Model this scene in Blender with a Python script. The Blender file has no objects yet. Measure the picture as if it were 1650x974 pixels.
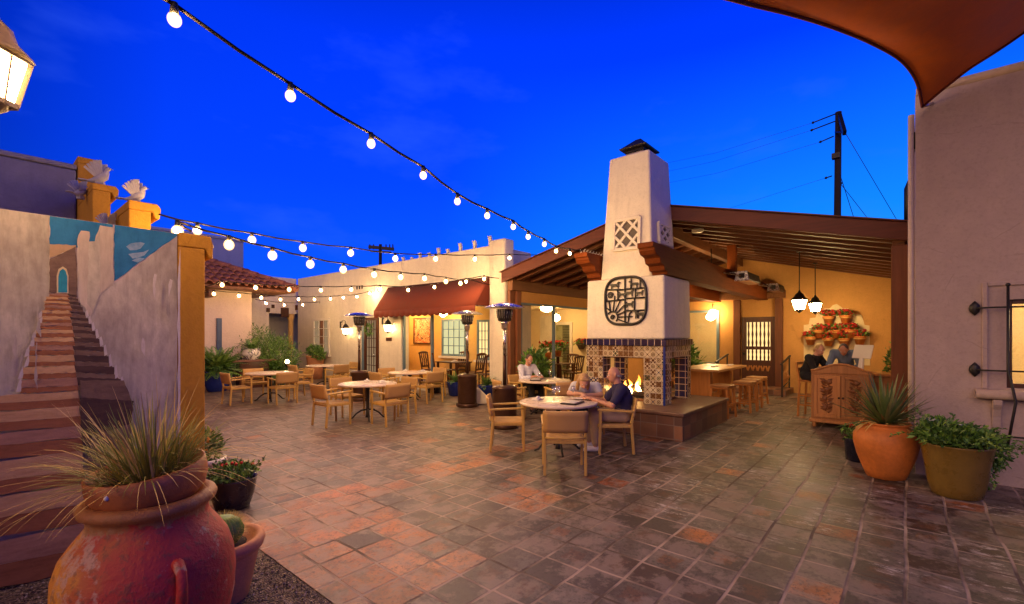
SKY_STRENGTH, GLOW, EXPO = .70, .62, .85
import bpy, bmesh, math, random
from mathutils import Vector, Matrix
random.seed(7)
PI = math.pi
sc = bpy.context.scene
COL = sc.collection
# ---------------------------------------------------------------- site measurements
A = math.radians(40.4)            # camera yaw against the paving grid (x = u, y = v)
CA, SA = math.cos(A), math.sin(A)
F, CX, HY, H = 745.0, 825.0, 541.0, 1.72
def uv(X, Y): return (X*SA + Y*CA, -X*CA + Y*SA)
def spot(px, Y): return uv((px-CX)/F*Y, Y)
def ground(px, py): return spot(px, H*F/(py-HY))
def zat(py, Y): return H + (HY-py)/F*Y
def on_u(px, py, U):
    r = (px-CX)/F; Y = U/(SA*r+CA); return (Y*(SA-CA*r), zat(py, Y))      # (v, z)
def on_v(px, py, V):
    r = (px-CX)/F; Y = V/(SA-CA*r); return (Y*(SA*r+CA), zat(py, Y))      # (u, z)

# ---------------------------------------------------------------- node helpers
def new_mat(name):
    m = bpy.data.materials.new(name); m.use_nodes = True
    nt = m.node_tree
    return m, nt, nt.nodes['Principled BSDF']
def node(nt, t, props=None, **ins):
    n = nt.nodes.new(t)
    for k, v in (props or {}).items(): setattr(n, k, v)
    for k, v in ins.items():
        s = n.inputs[k.replace('_', ' ')]
        if isinstance(v, bpy.types.NodeSocket): nt.links.new(v, s)
        else: s.default_value = v
    return n
def mth(nt, op, a, b=None, c=None, clamp=False):
    n = nt.nodes.new('ShaderNodeMath'); n.operation = op; n.use_clamp = clamp
    for i, x in enumerate((a, b, c)):
        if x is None: continue
        if isinstance(x, bpy.types.NodeSocket): nt.links.new(x, n.inputs[i])
        else: n.inputs[i].default_value = x
    return n.outputs[0]
def vary(nt, c, lo=.8, hi=1.12):
    """each piece of furniture weathers a little differently"""
    r = nt.nodes.new('ShaderNodeObjectInfo').outputs['Random']; k = mth(nt, 'ADD', lo, mth(nt, 'MULTIPLY', r, hi-lo))
    n = nt.nodes.new('ShaderNodeVectorMath'); n.operation = 'SCALE'; nt.links.new(c, n.inputs[0]); nt.links.new(k, n.inputs['Scale']); return n.outputs[0]
def rgba(c): return (c[0], c[1], c[2], 1.0)
def mixc(nt, f, a, b, blend='MIX'):
    n = nt.nodes.new('ShaderNodeMix'); n.data_type = 'RGBA'; n.blend_type = blend
    for i, x in ((0, f), (6, a), (7, b)):
        if isinstance(x, bpy.types.NodeSocket): nt.links.new(x, n.inputs[i])
        elif i == 0: n.inputs[i].default_value = x
        else: n.inputs[i].default_value = rgba(x)
    return n.outputs[2]
def ramp(nt, f, stops, interp='LINEAR'):
    n = nt.nodes.new('ShaderNodeValToRGB'); n.color_ramp.interpolation = interp
    e = n.color_ramp.elements
    while len(e) < len(stops): e.new(0.5)
    for i, (p, c) in enumerate(stops):
        e[i].position = p; e[i].color = rgba(c) if not isinstance(c, (int, float)) else (c, c, c, 1)
    nt.links.new(f, n.inputs[0]); return n.outputs[0]
def noise(nt, vec, scale, detail=4, rough=.6):
    n = node(nt, 'ShaderNodeTexNoise', None, Scale=scale, Detail=detail, Roughness=rough)
    if vec is not None: nt.links.new(vec, n.inputs['Vector'])
    return n.outputs['Fac']
def bump(nt, b, h, strength=.3, dist=.01):
    n = node(nt, 'ShaderNodeBump', None, Strength=strength, Distance=dist, Height=h)
    nt.links.new(n.outputs[0], b.inputs['Normal'])
def objco(nt): return nt.nodes.new('ShaderNodeTexCoord').outputs['Object']
def worldco(nt): return nt.nodes.new('ShaderNodeNewGeometry').outputs['Position']
def mapping(nt, vec, scale):
    n = node(nt, 'ShaderNodeMapping', None, Scale=scale); nt.links.new(vec, n.inputs['Vector']); return n.outputs[0]

MATS = {}
def mat(name, col, rough=.6, var=.2, scale=5, bmp=0., bscale=60, metal=0., stretch=None, spec=.5, col2=None, world=False):
    """plain procedural material: two-scale colour mottling and fine bump"""
    if name in MATS: return MATS[name]
    m, nt, b = new_mat(name)
    co = worldco(nt) if world else objco(nt)
    if stretch: co = mapping(nt, co, stretch)
    n1 = noise(nt, co, scale, 5); n2 = noise(nt, co, scale*7, 3)
    f = mth(nt, 'ADD', mth(nt, 'MULTIPLY', n1, .7), mth(nt, 'MULTIPLY', n2, .3))
    lo = [c*(1-var) for c in col]; hi = col2 or [min(1, c*(1+var)) for c in col]
    nt.links.new(ramp(nt, f, [(.32, lo), (.68, hi)]), b.inputs['Base Color'])
    nt.links.new(ramp(nt, n1, [(.3, max(.02, rough-.08)), (.7, min(1, rough+.08))]), b.inputs['Roughness'])
    b.inputs['Metallic'].default_value = metal
    b.inputs['Specular IOR Level'].default_value = spec
    if bmp: bump(nt, b, noise(nt, co, bscale, 4), bmp, .01)
    MATS[name] = m; return m
def stucco(name, col, var=.2, streak=.4):
    if name in MATS: return MATS[name]
    m, nt, b = new_mat(name); co = worldco(nt)
    big = noise(nt, co, .9, 5, .65); mid = noise(nt, co, 6, 4); st = noise(nt, mapping(nt, co, (3, 3, .35)), 2.2, 4)
    f = mth(nt, 'ADD', mth(nt, 'MULTIPLY', big, .6), mth(nt, 'MULTIPLY', mid, .4))
    c = ramp(nt, f, [(.3, [x*(1-var) for x in col]), (.7, [min(1, x*(1+var*.6)) for x in col])])
    c = mixc(nt, mth(nt, 'MULTIPLY', ramp(nt, st, [(.52, 0.), (.75, 1.)]), streak), c, [x*.6 for x in col])
    wv = node(nt, 'ShaderNodeMix', {'data_type': 'VECTOR'}); wv.inputs[0].default_value = .12; nt.links.new(co, wv.inputs[4]); nt.links.new(node(nt, 'ShaderNodeTexNoise', None, Vector=co, Scale=2.5, Detail=5.).outputs['Color'], wv.inputs[5])
    vo = node(nt, 'ShaderNodeTexVoronoi', {'feature': 'DISTANCE_TO_EDGE'}, Vector=wv.outputs[1], Scale=.8).outputs['Distance']
    ck = mth(nt, 'MULTIPLY', mth(nt, 'LESS_THAN', vo, .0035), ramp(nt, mid, [(.48, 0.), (.56, 1.)])); c = mixc(nt, mth(nt, 'MULTIPLY', ck, .22), c, [x*.35 for x in col])
    c = mixc(nt, mth(nt, 'MULTIPLY', ramp(nt, noise(nt, co, 28, 4, .7), [(.5, 0.), (.66, 1.)]), .28), c, [x*.62 for x in col])
    nt.links.new(c, b.inputs['Base Color']); b.inputs['Roughness'].default_value = .9
    b.inputs['Specular IOR Level'].default_value = .2
    h = mth(nt, 'ADD', mth(nt, 'ADD', mth(nt, 'MULTIPLY', noise(nt, co, 3.5, 4, .6), 3.), noise(nt, co, 14, 5, .7)), mth(nt, 'MULTIPLY', noise(nt, co, 70, 2), .5))
    bump(nt, b, h, .35, .012)
    MATS[name] = m; return m
def wood(name, col, rough=.5, axis=0, var=.35, gloss=.4):
    if name in MATS: return MATS[name]
    m, nt, b = new_mat(name); s = [14, 14, 14]; s[axis] = .9
    co = mapping(nt, objco(nt), s)
    g = noise(nt, co, 1.6, 6, .65); l = noise(nt, objco(nt), 2.3, 3)
    f = mth(nt, 'ADD', mth(nt, 'MULTIPLY', g, .75), mth(nt, 'MULTIPLY', l, .25))
    nt.links.new(vary(nt, ramp(nt, f, [(.3, [x*(1-var) for x in col]), (.55, col), (.75, [min(1, x*(1+var)) for x in col])])), b.inputs['Base Color'])
    b.inputs['Roughness'].default_value = rough; b.inputs['Specular IOR Level'].default_value = gloss
    bump(nt, b, g, .25, .004)
    MATS[name] = m; return m
def em(name, col, s):
    if name in MATS: return MATS[name]
    m = bpy.data.materials.new(name); m.use_nodes = True; nt = m.node_tree
    nt.nodes.remove(nt.nodes['Principled BSDF'])
    e = node(nt, 'ShaderNodeEmission', None, Color=rgba(col), Strength=s)
    nt.links.new(e.outputs[0], nt.nodes['Material Output'].inputs[0]); MATS[name] = m; return m
def glass(name, tint=(.9, .95, 1), refl=.12):
    if name in MATS: return MATS[name]
    m = bpy.data.materials.new(name); m.use_nodes = True; nt = m.node_tree
    nt.nodes.remove(nt.nodes['Principled BSDF'])
    t = node(nt, 'ShaderNodeBsdfTransparent', None, Color=rgba(tint)); g = node(nt, 'ShaderNodeBsdfGlossy', None, Roughness=.05)
    x = node(nt, 'ShaderNodeMixShader', None, Fac=refl); nt.links.new(t.outputs[0], x.inputs[1]); nt.links.new(g.outputs[0], x.inputs[2])
    nt.links.new(x.outputs[0], nt.nodes['Material Output'].inputs[0]); MATS[name] = m; return m
def boxco(nt):
    """two surface coordinates in metres on axis-aligned faces"""
    g = nt.nodes.new('ShaderNodeNewGeometry')
    p = node(nt, 'ShaderNodeSeparateXYZ', None, Vector=g.outputs['Position']); n = node(nt, 'ShaderNodeSeparateXYZ', None, Vector=g.outputs['True Normal'])
    nx = mth(nt, 'GREATER_THAN', mth(nt, 'ABSOLUTE', n.outputs[0]), .6); nz = mth(nt, 'GREATER_THAN', mth(nt, 'ABSOLUTE', n.outputs[2]), .6)
    def lerp(f, a, b): return mth(nt, 'ADD', mth(nt, 'MULTIPLY', f, b), mth(nt, 'MULTIPLY', mth(nt, 'SUBTRACT', 1., f), a))
    return lerp(nx, p.outputs[0], p.outputs[1]), lerp(nz, p.outputs[2], p.outputs[1])
def tile_mat(name, sa, sb, cols, grout, gw=.06, rough=.2, motif=False, oa=0., ob=0., bs=.5, stain=.3):
    if name in MATS: return MATS[name]
    m, nt, b = new_mat(name); a, c = boxco(nt)
    a = mth(nt, 'DIVIDE', mth(nt, 'ADD', a, oa), sa); c = mth(nt, 'DIVIDE', mth(nt, 'ADD', c, ob), sb)
    ia, ic = mth(nt, 'FLOOR', a), mth(nt, 'FLOOR', c)
    fa = mth(nt, 'ABSOLUTE', mth(nt, 'SUBTRACT', mth(nt, 'SUBTRACT', a, ia), .5)); fc = mth(nt, 'ABSOLUTE', mth(nt, 'SUBTRACT', mth(nt, 'SUBTRACT', c, ic), .5))
    idv = node(nt, 'ShaderNodeCombineXYZ', None, X=ia, Y=ic).outputs[0]
    w = node(nt, 'ShaderNodeTexWhiteNoise', {'noise_dimensions': '3D'}, Vector=idv)
    r1 = w.outputs['Value']; r2 = node(nt, 'ShaderNodeSeparateColor', None, Color=w.outputs['Color']).outputs[1]
    n = len(cols)
    col = ramp(nt, r1, [(i/n, k) for i, k in enumerate(cols)], 'CONSTANT')
    if motif:
        rr = mth(nt, 'SQRT', mth(nt, 'ADD', mth(nt, 'MULTIPLY', fa, fa), mth(nt, 'MULTIPLY', fc, fc)))
        ink = ramp(nt, r2, [(0, (.09, .03, .012)), (.42, (.02, .02, .09)), (.56, (.13, .05, .015)), (.82, (.045, .05, .025))], 'CONSTANT')
        ring = mth(nt, 'COMPARE', rr, .27, .055); dot = mth(nt, 'LESS_THAN', rr, .12); cor = mth(nt, 'GREATER_THAN', rr, .56)
        dia = mth(nt, 'COMPARE', fa, fc, .05); pet = mth(nt, 'GREATER_THAN', mth(nt, 'MULTIPLY', fa, fc), .045)
        k1 = mth(nt, 'LESS_THAN', r1, .3); k2 = mth(nt, 'LESS_THAN', r1, .62)
        mA = mth(nt, 'MAXIMUM', mth(nt, 'MAXIMUM', ring, dot), cor); mB = mth(nt, 'MAXIMUM', dia, dot); mC = mth(nt, 'MAXIMUM', mth(nt, 'LESS_THAN', rr, .24), pet)
        def lerp(f, x, y): return mth(nt, 'ADD', mth(nt, 'MULTIPLY', f, y), mth(nt, 'MULTIPLY', mth(nt, 'SUBTRACT', 1., f), x))
        mk = lerp(k1, lerp(k2, mC, mB), mA)
        col = mixc(nt, mk, col, ink)
    st = noise(nt, worldco(nt), 9, 5)
    col = mixc(nt, mth(nt, 'MULTIPLY', ramp(nt, st, [(.4, 0.), (.7, 1.)]), stain), col, [.09, .06, .045])
    gm = mth(nt, 'MAXIMUM', mth(nt, 'GREATER_THAN', fa, .5-gw*.5), mth(nt, 'GREATER_THAN', fc, .5-gw*.5*sa/sb))
    nt.links.new(mixc(nt, gm, col, grout), b.inputs['Base Color'])
    nt.links.new(mth(nt, 'ADD', mth(nt, 'MULTIPLY', gm, .9-rough), mth(nt, 'ADD', rough, mth(nt, 'MULTIPLY', r2, .1))), b.inputs['Roughness'])
    bump(nt, b, mth(nt, 'ADD', mth(nt, 'MULTIPLY', gm, -1.), mth(nt, 'MULTIPLY', noise(nt, worldco(nt), 25, 3), .35)), bs, .006)
    MATS[name] = m; return m

# ---------------------------------------------------------------- mesh builder
class MB:
    def __init__(s, o=(0, 0, 0)): s.v = []; s.f = []; s.m = []; s.s = []; s.o = Vector(o); s.k = 0; s.sm = False
    def add(s, vs, fs, smooth=None):
        n = len(s.v); s.v += [Vector(v) for v in vs]
        for f in fs: s.f.append([n+i for i in f]); s.m.append(s.k); s.s.append(s.sm if smooth is None else smooth)
        return s
    def box(s, x0, x1, y0, y1, z0, z1):
        if x0 > x1: x0, x1 = x1, x0
        if y0 > y1: y0, y1 = y1, y0
        return s.add([(x0,y0,z0),(x1,y0,z0),(x1,y1,z0),(x0,y1,z0),(x0,y0,z1),(x1,y0,z1),(x1,y1,z1),(x0,y1,z1)],
                     [(3,2,1,0),(4,5,6,7),(0,1,5,4),(1,2,6,5),(2,3,7,6),(3,0,4,7)], False)
    def bar(s, p, q, w, h, up=(0, 0, 1), w2=None, h2=None):
        p, q = Vector(p), Vector(q); d = (q-p).normalized(); up = Vector(up)
        if abs(d.dot(up)) > .98: up = Vector((1, 0, 0))
        a = d.cross(up).normalized(); b = a.cross(d); w2 = w2 or w; h2 = h2 or h
        vs = [c + a*x*ww/2 + b*y*hh/2 for c, ww, hh in ((p, w, h), (q, w2, h2)) for x, y in ((-1,-1),(1,-1),(1,1),(-1,1))]
        return s.add(vs, [(3,2,1,0),(4,5,6,7),(0,1,5,4),(1,2,6,5),(2,3,7,6),(3,0,4,7)], False)
    def tube(s, pts, r, n=8, caps=True, close=False):
        pts = [Vector(p) for p in pts]; m = len(pts); rs = r if isinstance(r, (list, tuple)) else [r]*m
        vs = []; ref = None
        for i, p in enumerate(pts):
            if close: d = pts[(i+1) % m]-pts[i-1]
            else: d = pts[min(i+1, m-1)]-pts[max(i-1, 0)]
            d = d.normalized() if d.length > 1e-9 else Vector((0, 0, 1))
            if ref is None: ref = Vector((0, 0, 1)) if abs(d.z) < .9 else Vector((1, 0, 0))
            a = d.cross(ref)
            if a.length < 1e-6: a = d.cross(Vector((.3, 1, .2)))
            a.normalize(); b = a.cross(d); ref = b
            vs += [p + (a*math.cos(2*PI*k/n) + b*math.sin(2*PI*k/n))*rs[i] for k in range(n)]
        fs = []
        for i in range(m if close else m-1):
            j = (i+1) % m
            fs += [(i*n+k, i*n+(k+1) % n, j*n+(k+1) % n, j*n+k) for k in range(n)]
        if caps and not close: fs += [tuple(range(n))[::-1], tuple((m-1)*n+k for k in range(n))]
        return s.add(vs, fs, True)
    def cyl(s, p, q, r, r2=None, n=16): return s.tube([p, q], [r, r if r2 is None else r2], n)
    def lathe(s, prof, n=28, c=(0, 0, 0), sx=1, sy=1, rib=None, cap=True):
        c = Vector(c); vs = []
        for r, z in prof:
            for k in range(n):
                t = 2*PI*k/n; q = r*(1 + (rib(t, z) if rib else 0))
                vs.append(c + Vector((q*math.cos(t)*sx, q*math.sin(t)*sy, z)))
        fs = [(i*n+k, i*n+(k+1) % n, (i+1)*n+(k+1) % n, (i+1)*n+k) for i in range(len(prof)-1) for k in range(n)]
        if cap:
            fs.append(tuple(range(n))[::-1]); fs.append(tuple((len(prof)-1)*n+k for k in range(n)))
        return s.add(vs, fs, True)
    def ell(s, c, r, n=12, m=8, rot=None):
        if isinstance(r, (int, float)): r = (r, r, r)
        vs = [Vector((0, 0, -r[2]))]
        for i in range(1, m):
            t = -PI/2 + PI*i/m
            vs += [Vector((r[0]*math.cos(t)*math.cos(2*PI*k/n), r[1]*math.cos(t)*math.sin(2*PI*k/n), r[2]*math.sin(t))) for k in range(n)]
        vs.append(Vector((0, 0, r[2])))
        if rot is not None: vs = [rot @ v for v in vs]
        c = Vector(c); vs = [v+c for v in vs]; L = len(vs)-1
        fs = [(0, 1+(k+1) % n, 1+k) for k in range(n)]
        fs += [(1+i*n+k, 1+i*n+(k+1) % n, 1+(i+1)*n+(k+1) % n, 1+(i+1)*n+k) for i in range(m-2) for k in range(n)]
        fs += [(1+(m-2)*n+k, 1+(m-2)*n+(k+1) % n, L) for k in range(n)]
        return s.add(vs, fs, True)
    def prism(s, poly, axis, lo, hi):
        def P(a, b, t): return {'x': (t, a, b), 'y': (a, t, b), 'z': (a, b, t)}[axis]
        n = len(poly); vs = [P(a, b, lo) for a, b in poly] + [P(a, b, hi) for a, b in poly]
        return s.add(vs, [tuple(range(n))[::-1], tuple(range(n, 2*n))] + [(i, (i+1) % n, n+(i+1) % n, n+i) for i in range(n)], False)
    def blade(s, p, d, L, w, droop=.5, seg=5, tip=.1, fold=0., side=None):
        p = Vector(p); d = Vector(d).normalized(); sd = side or d.cross(Vector((0, 0, 1)))
        if sd.length < 1e-3: sd = Vector((1, 0, 0))
        sd = sd.normalized(); vs = []; q = p.copy(); dd = d.copy()
        for i in range(seg+1):
            t = i/seg; ww = w*.5*((1-t)**.7*(1-tip)+tip) * (min(1, .55+t*2.5))
            up = sd.cross(dd).normalized()
            vs += [q - sd*ww + up*fold*ww, q + sd*ww + up*fold*ww] if not fold else [q - sd*ww + up*fold*ww, q, q + sd*ww + up*fold*ww]
            dd = (dd + Vector((0, 0, -droop/seg))).normalized(); q = q + dd*L/seg
        k = 3 if fold else 2
        fs = []
        for i in range(seg):
            for j in range(k-1): fs.append((i*k+j, i*k+j+1, (i+1)*k+j+1, (i+1)*k+j))
        return s.add(vs, fs, True)
    def leaf(s, p, d, L, w):
        p = Vector(p); d = Vector(d).normalized(); a = d.cross(Vector((random.uniform(-1,1), random.uniform(-1,1), random.uniform(-1,1)+.4)))
        if a.length < 1e-3: a = Vector((1, 0, 0))
        a.normalize(); n = a.cross(d)
        return s.add([p, p+d*L*.5+a*w*.5+n*L*.08, p+d*L, p+d*L*.5-a*w*.5+n*L*.08], [(0, 1, 2, 3)], False)
    def build(s, name, mats, parent=None, bevel=0, seg=1, recalc=True):
        if not isinstance(mats, (list, tuple)): mats = [mats]
        me = bpy.data.meshes.new(name); o = bpy.data.objects.new(name, me); COL.objects.link(o)
        vs = [v - s.o for v in s.v]
        if parent is None and s.o.length == 0 and vs:
            xs = [v.x for v in vs]; ys = [v.y for v in vs]; b = Vector(((min(xs)+max(xs))/2, (min(ys)+max(ys))/2, min(v.z for v in vs)))
            vs = [v-b for v in vs]; o.location = b
        elif parent is None: o.location = s.o
        me.from_pydata(vs, [], s.f)
        me.polygons.foreach_set('material_index', s.m); me.polygons.foreach_set('use_smooth', s.s)
        for m in mats: me.materials.append(m)
        if recalc:
            bm = bmesh.new(); bm.from_mesh(me); bmesh.ops.recalc_face_normals(bm, faces=bm.faces); bm.to_mesh(me); bm.free()
        me.update()
        if parent: o.parent = parent
        if bevel:
            md = o.modifiers.new('edge', 'BEVEL'); md.width = bevel; md.segments = seg; md.limit_method = 'ANGLE'; md.angle_limit = .7
        return o
def tag(o, label=None, cat=None, group=None, kind=None):
    if label: o['label'] = label
    if cat: o['category'] = cat
    if group: o['group'] = group
    if kind: o['kind'] = kind
    return o
def thing(name, label, cat, loc=(0, 0, 0), rz=0, group=None):
    o = bpy.data.objects.new(name, None); COL.objects.link(o); o.location = loc; o.rotation_euler = (0, 0, rz); o.empty_display_size = .1
    return tag(o, label, cat, group)
def dup(root, loc, rz, label=None, group=None):
    def cp(o, par):
        c = o.copy(); COL.objects.link(c); c.parent = par
        for ch in list(o.children): cp(ch, c)
        return c
    r = cp(root, None); r.location = loc; r.rotation_euler = (0, 0, rz)
    if label: r['label'] = label
    if group: r['group'] = group
    return r
def face(du, dv): return math.atan2(dv, du) - PI/2        # rotation that turns local +y to (du, dv)
# ---------------------------------------------------------------- materials
M = {}
M['white'] = stucco('white_stucco', (.69, .62, .51), .14, .3); M['chim'] = stucco('chimney_stucco', (.74, .67, .57), .12, .25)
M['mauve'] = stucco('mauve_stucco', (.47, .36, .335), .12, .15); M['ochre'] = stucco('ochre_stucco', (.50, .235, .026), .12, .2)
M['yellow'] = stucco('yellow_stucco', (.68, .43, .15), .1, .1); M['orange'] = stucco('orange_stucco', (.58, .30, .10), .12, .15)
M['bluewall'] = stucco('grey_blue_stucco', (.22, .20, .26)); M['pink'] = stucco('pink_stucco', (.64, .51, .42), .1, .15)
M['cream'] = stucco('cream_plaster', (.72, .58, .36), .06, .05)
M['redwood'] = wood('red_brown_timber', (.115, .026, .012), .6, 1); M['beam'] = wood('brown_beam_timber', (.19, .072, .026), .6, 0)
M['post'] = wood('brown_post_timber', (.19, .06, .022), .55, 2); M['deck'] = wood('ceiling_board_timber', (.13, .044, .018), .65, 0); M['rafter'] = wood('rafter_timber', (.13, .040, .014), .6, 1)
M['teak'] = wood('teak_frame', (.54, .33, .085), .45, 2, .2); M['weave'] = None
M['dark'] = wood('dark_stained_wood', (.075, .022, .010), .35, 2); M['pine'] = wood('orange_pine', (.50, .20, .05), .35, 2, .3)
M['carved'] = wood('carved_pine', (.46, .20, .065), .45, 2, .3); M['carved2'] = mat('carved_relief_wood', (.20, .07, .022), .5, .35, 20)
M['brass'] = mat('aged_brass', (.16, .105, .06), .5, .25, 10); M['iron'] = mat('black_iron', (.012, .010, .010), .5, .3, 20, .1); M['bronze'] = mat('bronze_paint', (.07, .032, .018), .35, .2, 10, metal=.5)
M['steel'] = mat('brushed_steel', (.55, .53, .52), .28, .1, 12, metal=1.); M['cap'] = mat('dark_sheet_metal', (.035, .03, .03), .45, .3, 8, metal=.6)
M['terra'] = mat('terracotta', (.54, .165, .03), .6, .28, 3.2, .35, 30); M['terra2'] = mat('pale_terracotta', (.52, .22, .10), .75, .2, 7, .3, 50)
M['olive'] = mat('olive_glaze', (.17, .105, .02), .3, .2, 7, .15, 20); M['blueglaze'] = mat('cobalt_glaze', (.012, .03, .22), .18, .2, 6)
M['blackpot'] = mat('dark_glazed_pot', (.028, .018, .018), .25, .2, 8); M['soil'] = mat('potting_soil', (.03, .02, .012), .95, .4, 30, .6, 60)
M['whiteglaze'] = mat('white_glaze', (.7, .68, .66), .25, .05)
M['bluepaint'] = mat('blue_grey_paint', (.10, .16, .22), .5, .15, 8); M['bluedoor'] = mat('deep_blue_paint', (.02, .05, .13), .45, .2, 8)
M['stone'] = mat('table_stone', (.62, .50, .40), .3, .06, 9); M['linen'] = mat('white_linen', (.78, .74, .7), .9, .06, 30, .2, 90)
M['ceramic'] = mat('white_china', (.8, .78, .74), .15, .03); M['menu'] = mat('black_menu_leather', (.02, .014, .012), .4, .2)
M['dove'] = mat('dove_cast_stone', (.36, .33, .36), .8, .15, 14, .3, 60)
M['canvas'] = mat('rust_canvas', (.15, .024, .010), .9, .12, 5, .15, 150); M['sail'] = mat('shade_cloth', (.78, .19, .018), .85, .1, 3, .15, 200)
M['g1'] = mat('leaf_deep_green', (.05, .125, .022), .5, .3, 8); M['g2'] = mat('leaf_mid_green', (.10, .22, .03), .5, .3, 8); M['g3'] = mat('leaf_light_green', (.19, .32, .055), .5, .3, 8)
M['agave'] = mat('agave_leaf', (.11, .165, .045), .45, .3, 6); M['agave2'] = mat('agave_leaf_edge', (.24, .24, .08), .5, .3, 6)
M['gr1'] = mat('grass_olive', (.31, .27, .03), .6, .3, 9); M['gr2'] = mat('grass_straw', (.58, .38, .11), .7, .25, 9); M['gr3'] = mat('grass_green', (.17, .19, .02), .6, .3, 9)
M['red'] = mat('red_petal', (.42, .015, .012), .6, .3, 30); M['orangep'] = mat('orange_petal', (.7, .22, .02), .6, .3, 30); M['whitep'] = mat('white_petal', (.75, .74, .72), .6, .05, 30)
M['bark'] = mat('stem_bark', (.09, .055, .03), .9, .3, 20, .4, 60)
M['trim'] = mat('white_painted_trim', (.66, .60, .52), .5, .06, 6); M['grout'] = mat('cement', (.3, .24, .2), .9, .2, 12)
M['firebrick'] = tile_mat('firebrick', .22, .075, [(.30, .13, .06), (.24, .10, .045), (.36, .17, .08)], (.12, .07, .04), .04, .9, stain=.5)
M['tala'] = tile_mat('talavera_tile', .107, .107, [(.52, .43, .28), (.42, .31, .18), (.58, .49, .34), (.20, .12, .055)], (.50, .42, .32), .07, .16, True, .0, -.467)
M['navy'] = tile_mat('navy_glazed_tile', .128, .128, [(.010, .010, .055), (.014, .014, .08), (.008, .008, .04)], (.55, .43, .33), .08, .1, False, .02, -1.525, stain=.05)
M['hearth'] = tile_mat('hearth_tile', .29, .22, [(.15, .065, .04), (.22, .10, .055), (.11, .05, .035), (.28, .12, .06)], (.22, .16, .13), .035, .45, False, .03, -.03)
M['glass'] = glass('clear_glass'); M['tumbler'] = glass('drinking_glass', (.93, .95, .96), .22)
M['roofing'] = mat('roof_membrane', (.2, .16, .14), .9, .2, 5); M['clay'] = mat('clay_roof_tile', (.28, .10, .055), .75, .35, 5, .3, 40)
M['skin'] = mat('skin', (.50, .24, .16), .5, .08, 20); M['skin2'] = mat('skin_fair', (.58, .31, .22), .5, .08, 20)
BULB = em('bulb_glow', (1., .60, .24), 1350.); LAMP = em('lantern_glow', (1., .64, .26), 26.); PEND = em('pendant_glow', (1., .66, .27), 120.); BIGL = em('big_lantern_glow', (1., .64, .28), 60.); ROOM = em('room_lamp_glow', (1., .64, .25), 55.)

def flame_mat(name, c0, c1, s0, s1, op):
    m = em(name, c0, s0); nt = m.node_tree; e = [n for n in nt.nodes if n.type == 'EMISSION'][0]
    z = node(nt, 'ShaderNodeSeparateXYZ', None, Vector=objco(nt)).outputs[2]; t = mth(nt, 'DIVIDE', mth(nt, 'SUBTRACT', z, .55), .42, clamp=True)
    nt.links.new(ramp(nt, t, [(0., c0), (1., c1)]), e.inputs[0]); nt.links.new(mth(nt, 'ADD', s0, mth(nt, 'MULTIPLY', t, s1-s0)), e.inputs[1])
    lw = node(nt, 'ShaderNodeLayerWeight', None, Blend=.35); tr = nt.nodes.new('ShaderNodeBsdfTransparent'); x = nt.nodes.new('ShaderNodeMixShader')
    f = mth(nt, 'MULTIPLY', mth(nt, 'SUBTRACT', 1., lw.outputs['Facing']), op, clamp=True); nt.links.new(f, x.inputs[0]); nt.links.new(tr.outputs[0], x.inputs[1]); nt.links.new(e.outputs[0], x.inputs[2]); nt.links.new(x.outputs[0], nt.nodes['Material Output'].inputs[0]); return m
FIRE = flame_mat('flame_core', (1., .60, .20), (1., .40, .07), 20., 5., 1.0); FIRE2 = flame_mat('flame_outer', (1., .34, .05), (1., .22, .02), 9., 2., .75); CANDLE = em('garden_spot_glow', (1., .75, .35), 40.)
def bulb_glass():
    m = em('halo_bulb_glass', (1., .60, .20), 4.5); nt = m.node_tree; e = [n for n in nt.nodes if n.type == 'EMISSION'][0]
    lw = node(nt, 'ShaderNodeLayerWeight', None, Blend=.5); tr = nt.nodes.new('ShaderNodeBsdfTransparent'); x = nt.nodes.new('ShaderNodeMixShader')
    nt.links.new(mth(nt, 'MULTIPLY', mth(nt, 'POWER', mth(nt, 'SUBTRACT', 1., lw.outputs['Facing']), 1.6), .55, clamp=True), x.inputs[0]); nt.links.new(tr.outputs[0], x.inputs[1]); nt.links.new(e.outputs[0], x.inputs[2]); nt.links.new(x.outputs[0], nt.nodes['Material Output'].inputs[0]); return m  # bulb glass carries a painted glow, fading clear at the rim as a halo
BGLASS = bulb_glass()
def weave_mat():
    m, nt, b = new_mat('woven_fibre'); co = objco(nt)
    w = node(nt, 'ShaderNodeTexWave', {'bands_direction': 'X'}, Vector=co, Scale=26., Distortion=.6); w2 = node(nt, 'ShaderNodeTexWave', {'bands_direction': 'Z'}, Vector=co, Scale=22., Distortion=.5)
    f = mth(nt, 'MULTIPLY', w.outputs['Fac'], w2.outputs['Fac']); n = noise(nt, co, 6, 3)
    c = mixc(nt, f, (.42, .235, .075), (.62, .38, .14)); nt.links.new(vary(nt, mixc(nt, ramp(nt, n, [(.35, 0.), (.7, .5)]), c, (.40, .22, .075)), .78, 1.15), b.inputs['Base Color'])
    b.inputs['Roughness'].default_value = .65; bump(nt, b, f, .4, .004); return m
M['weave'] = weave_mat()

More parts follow.
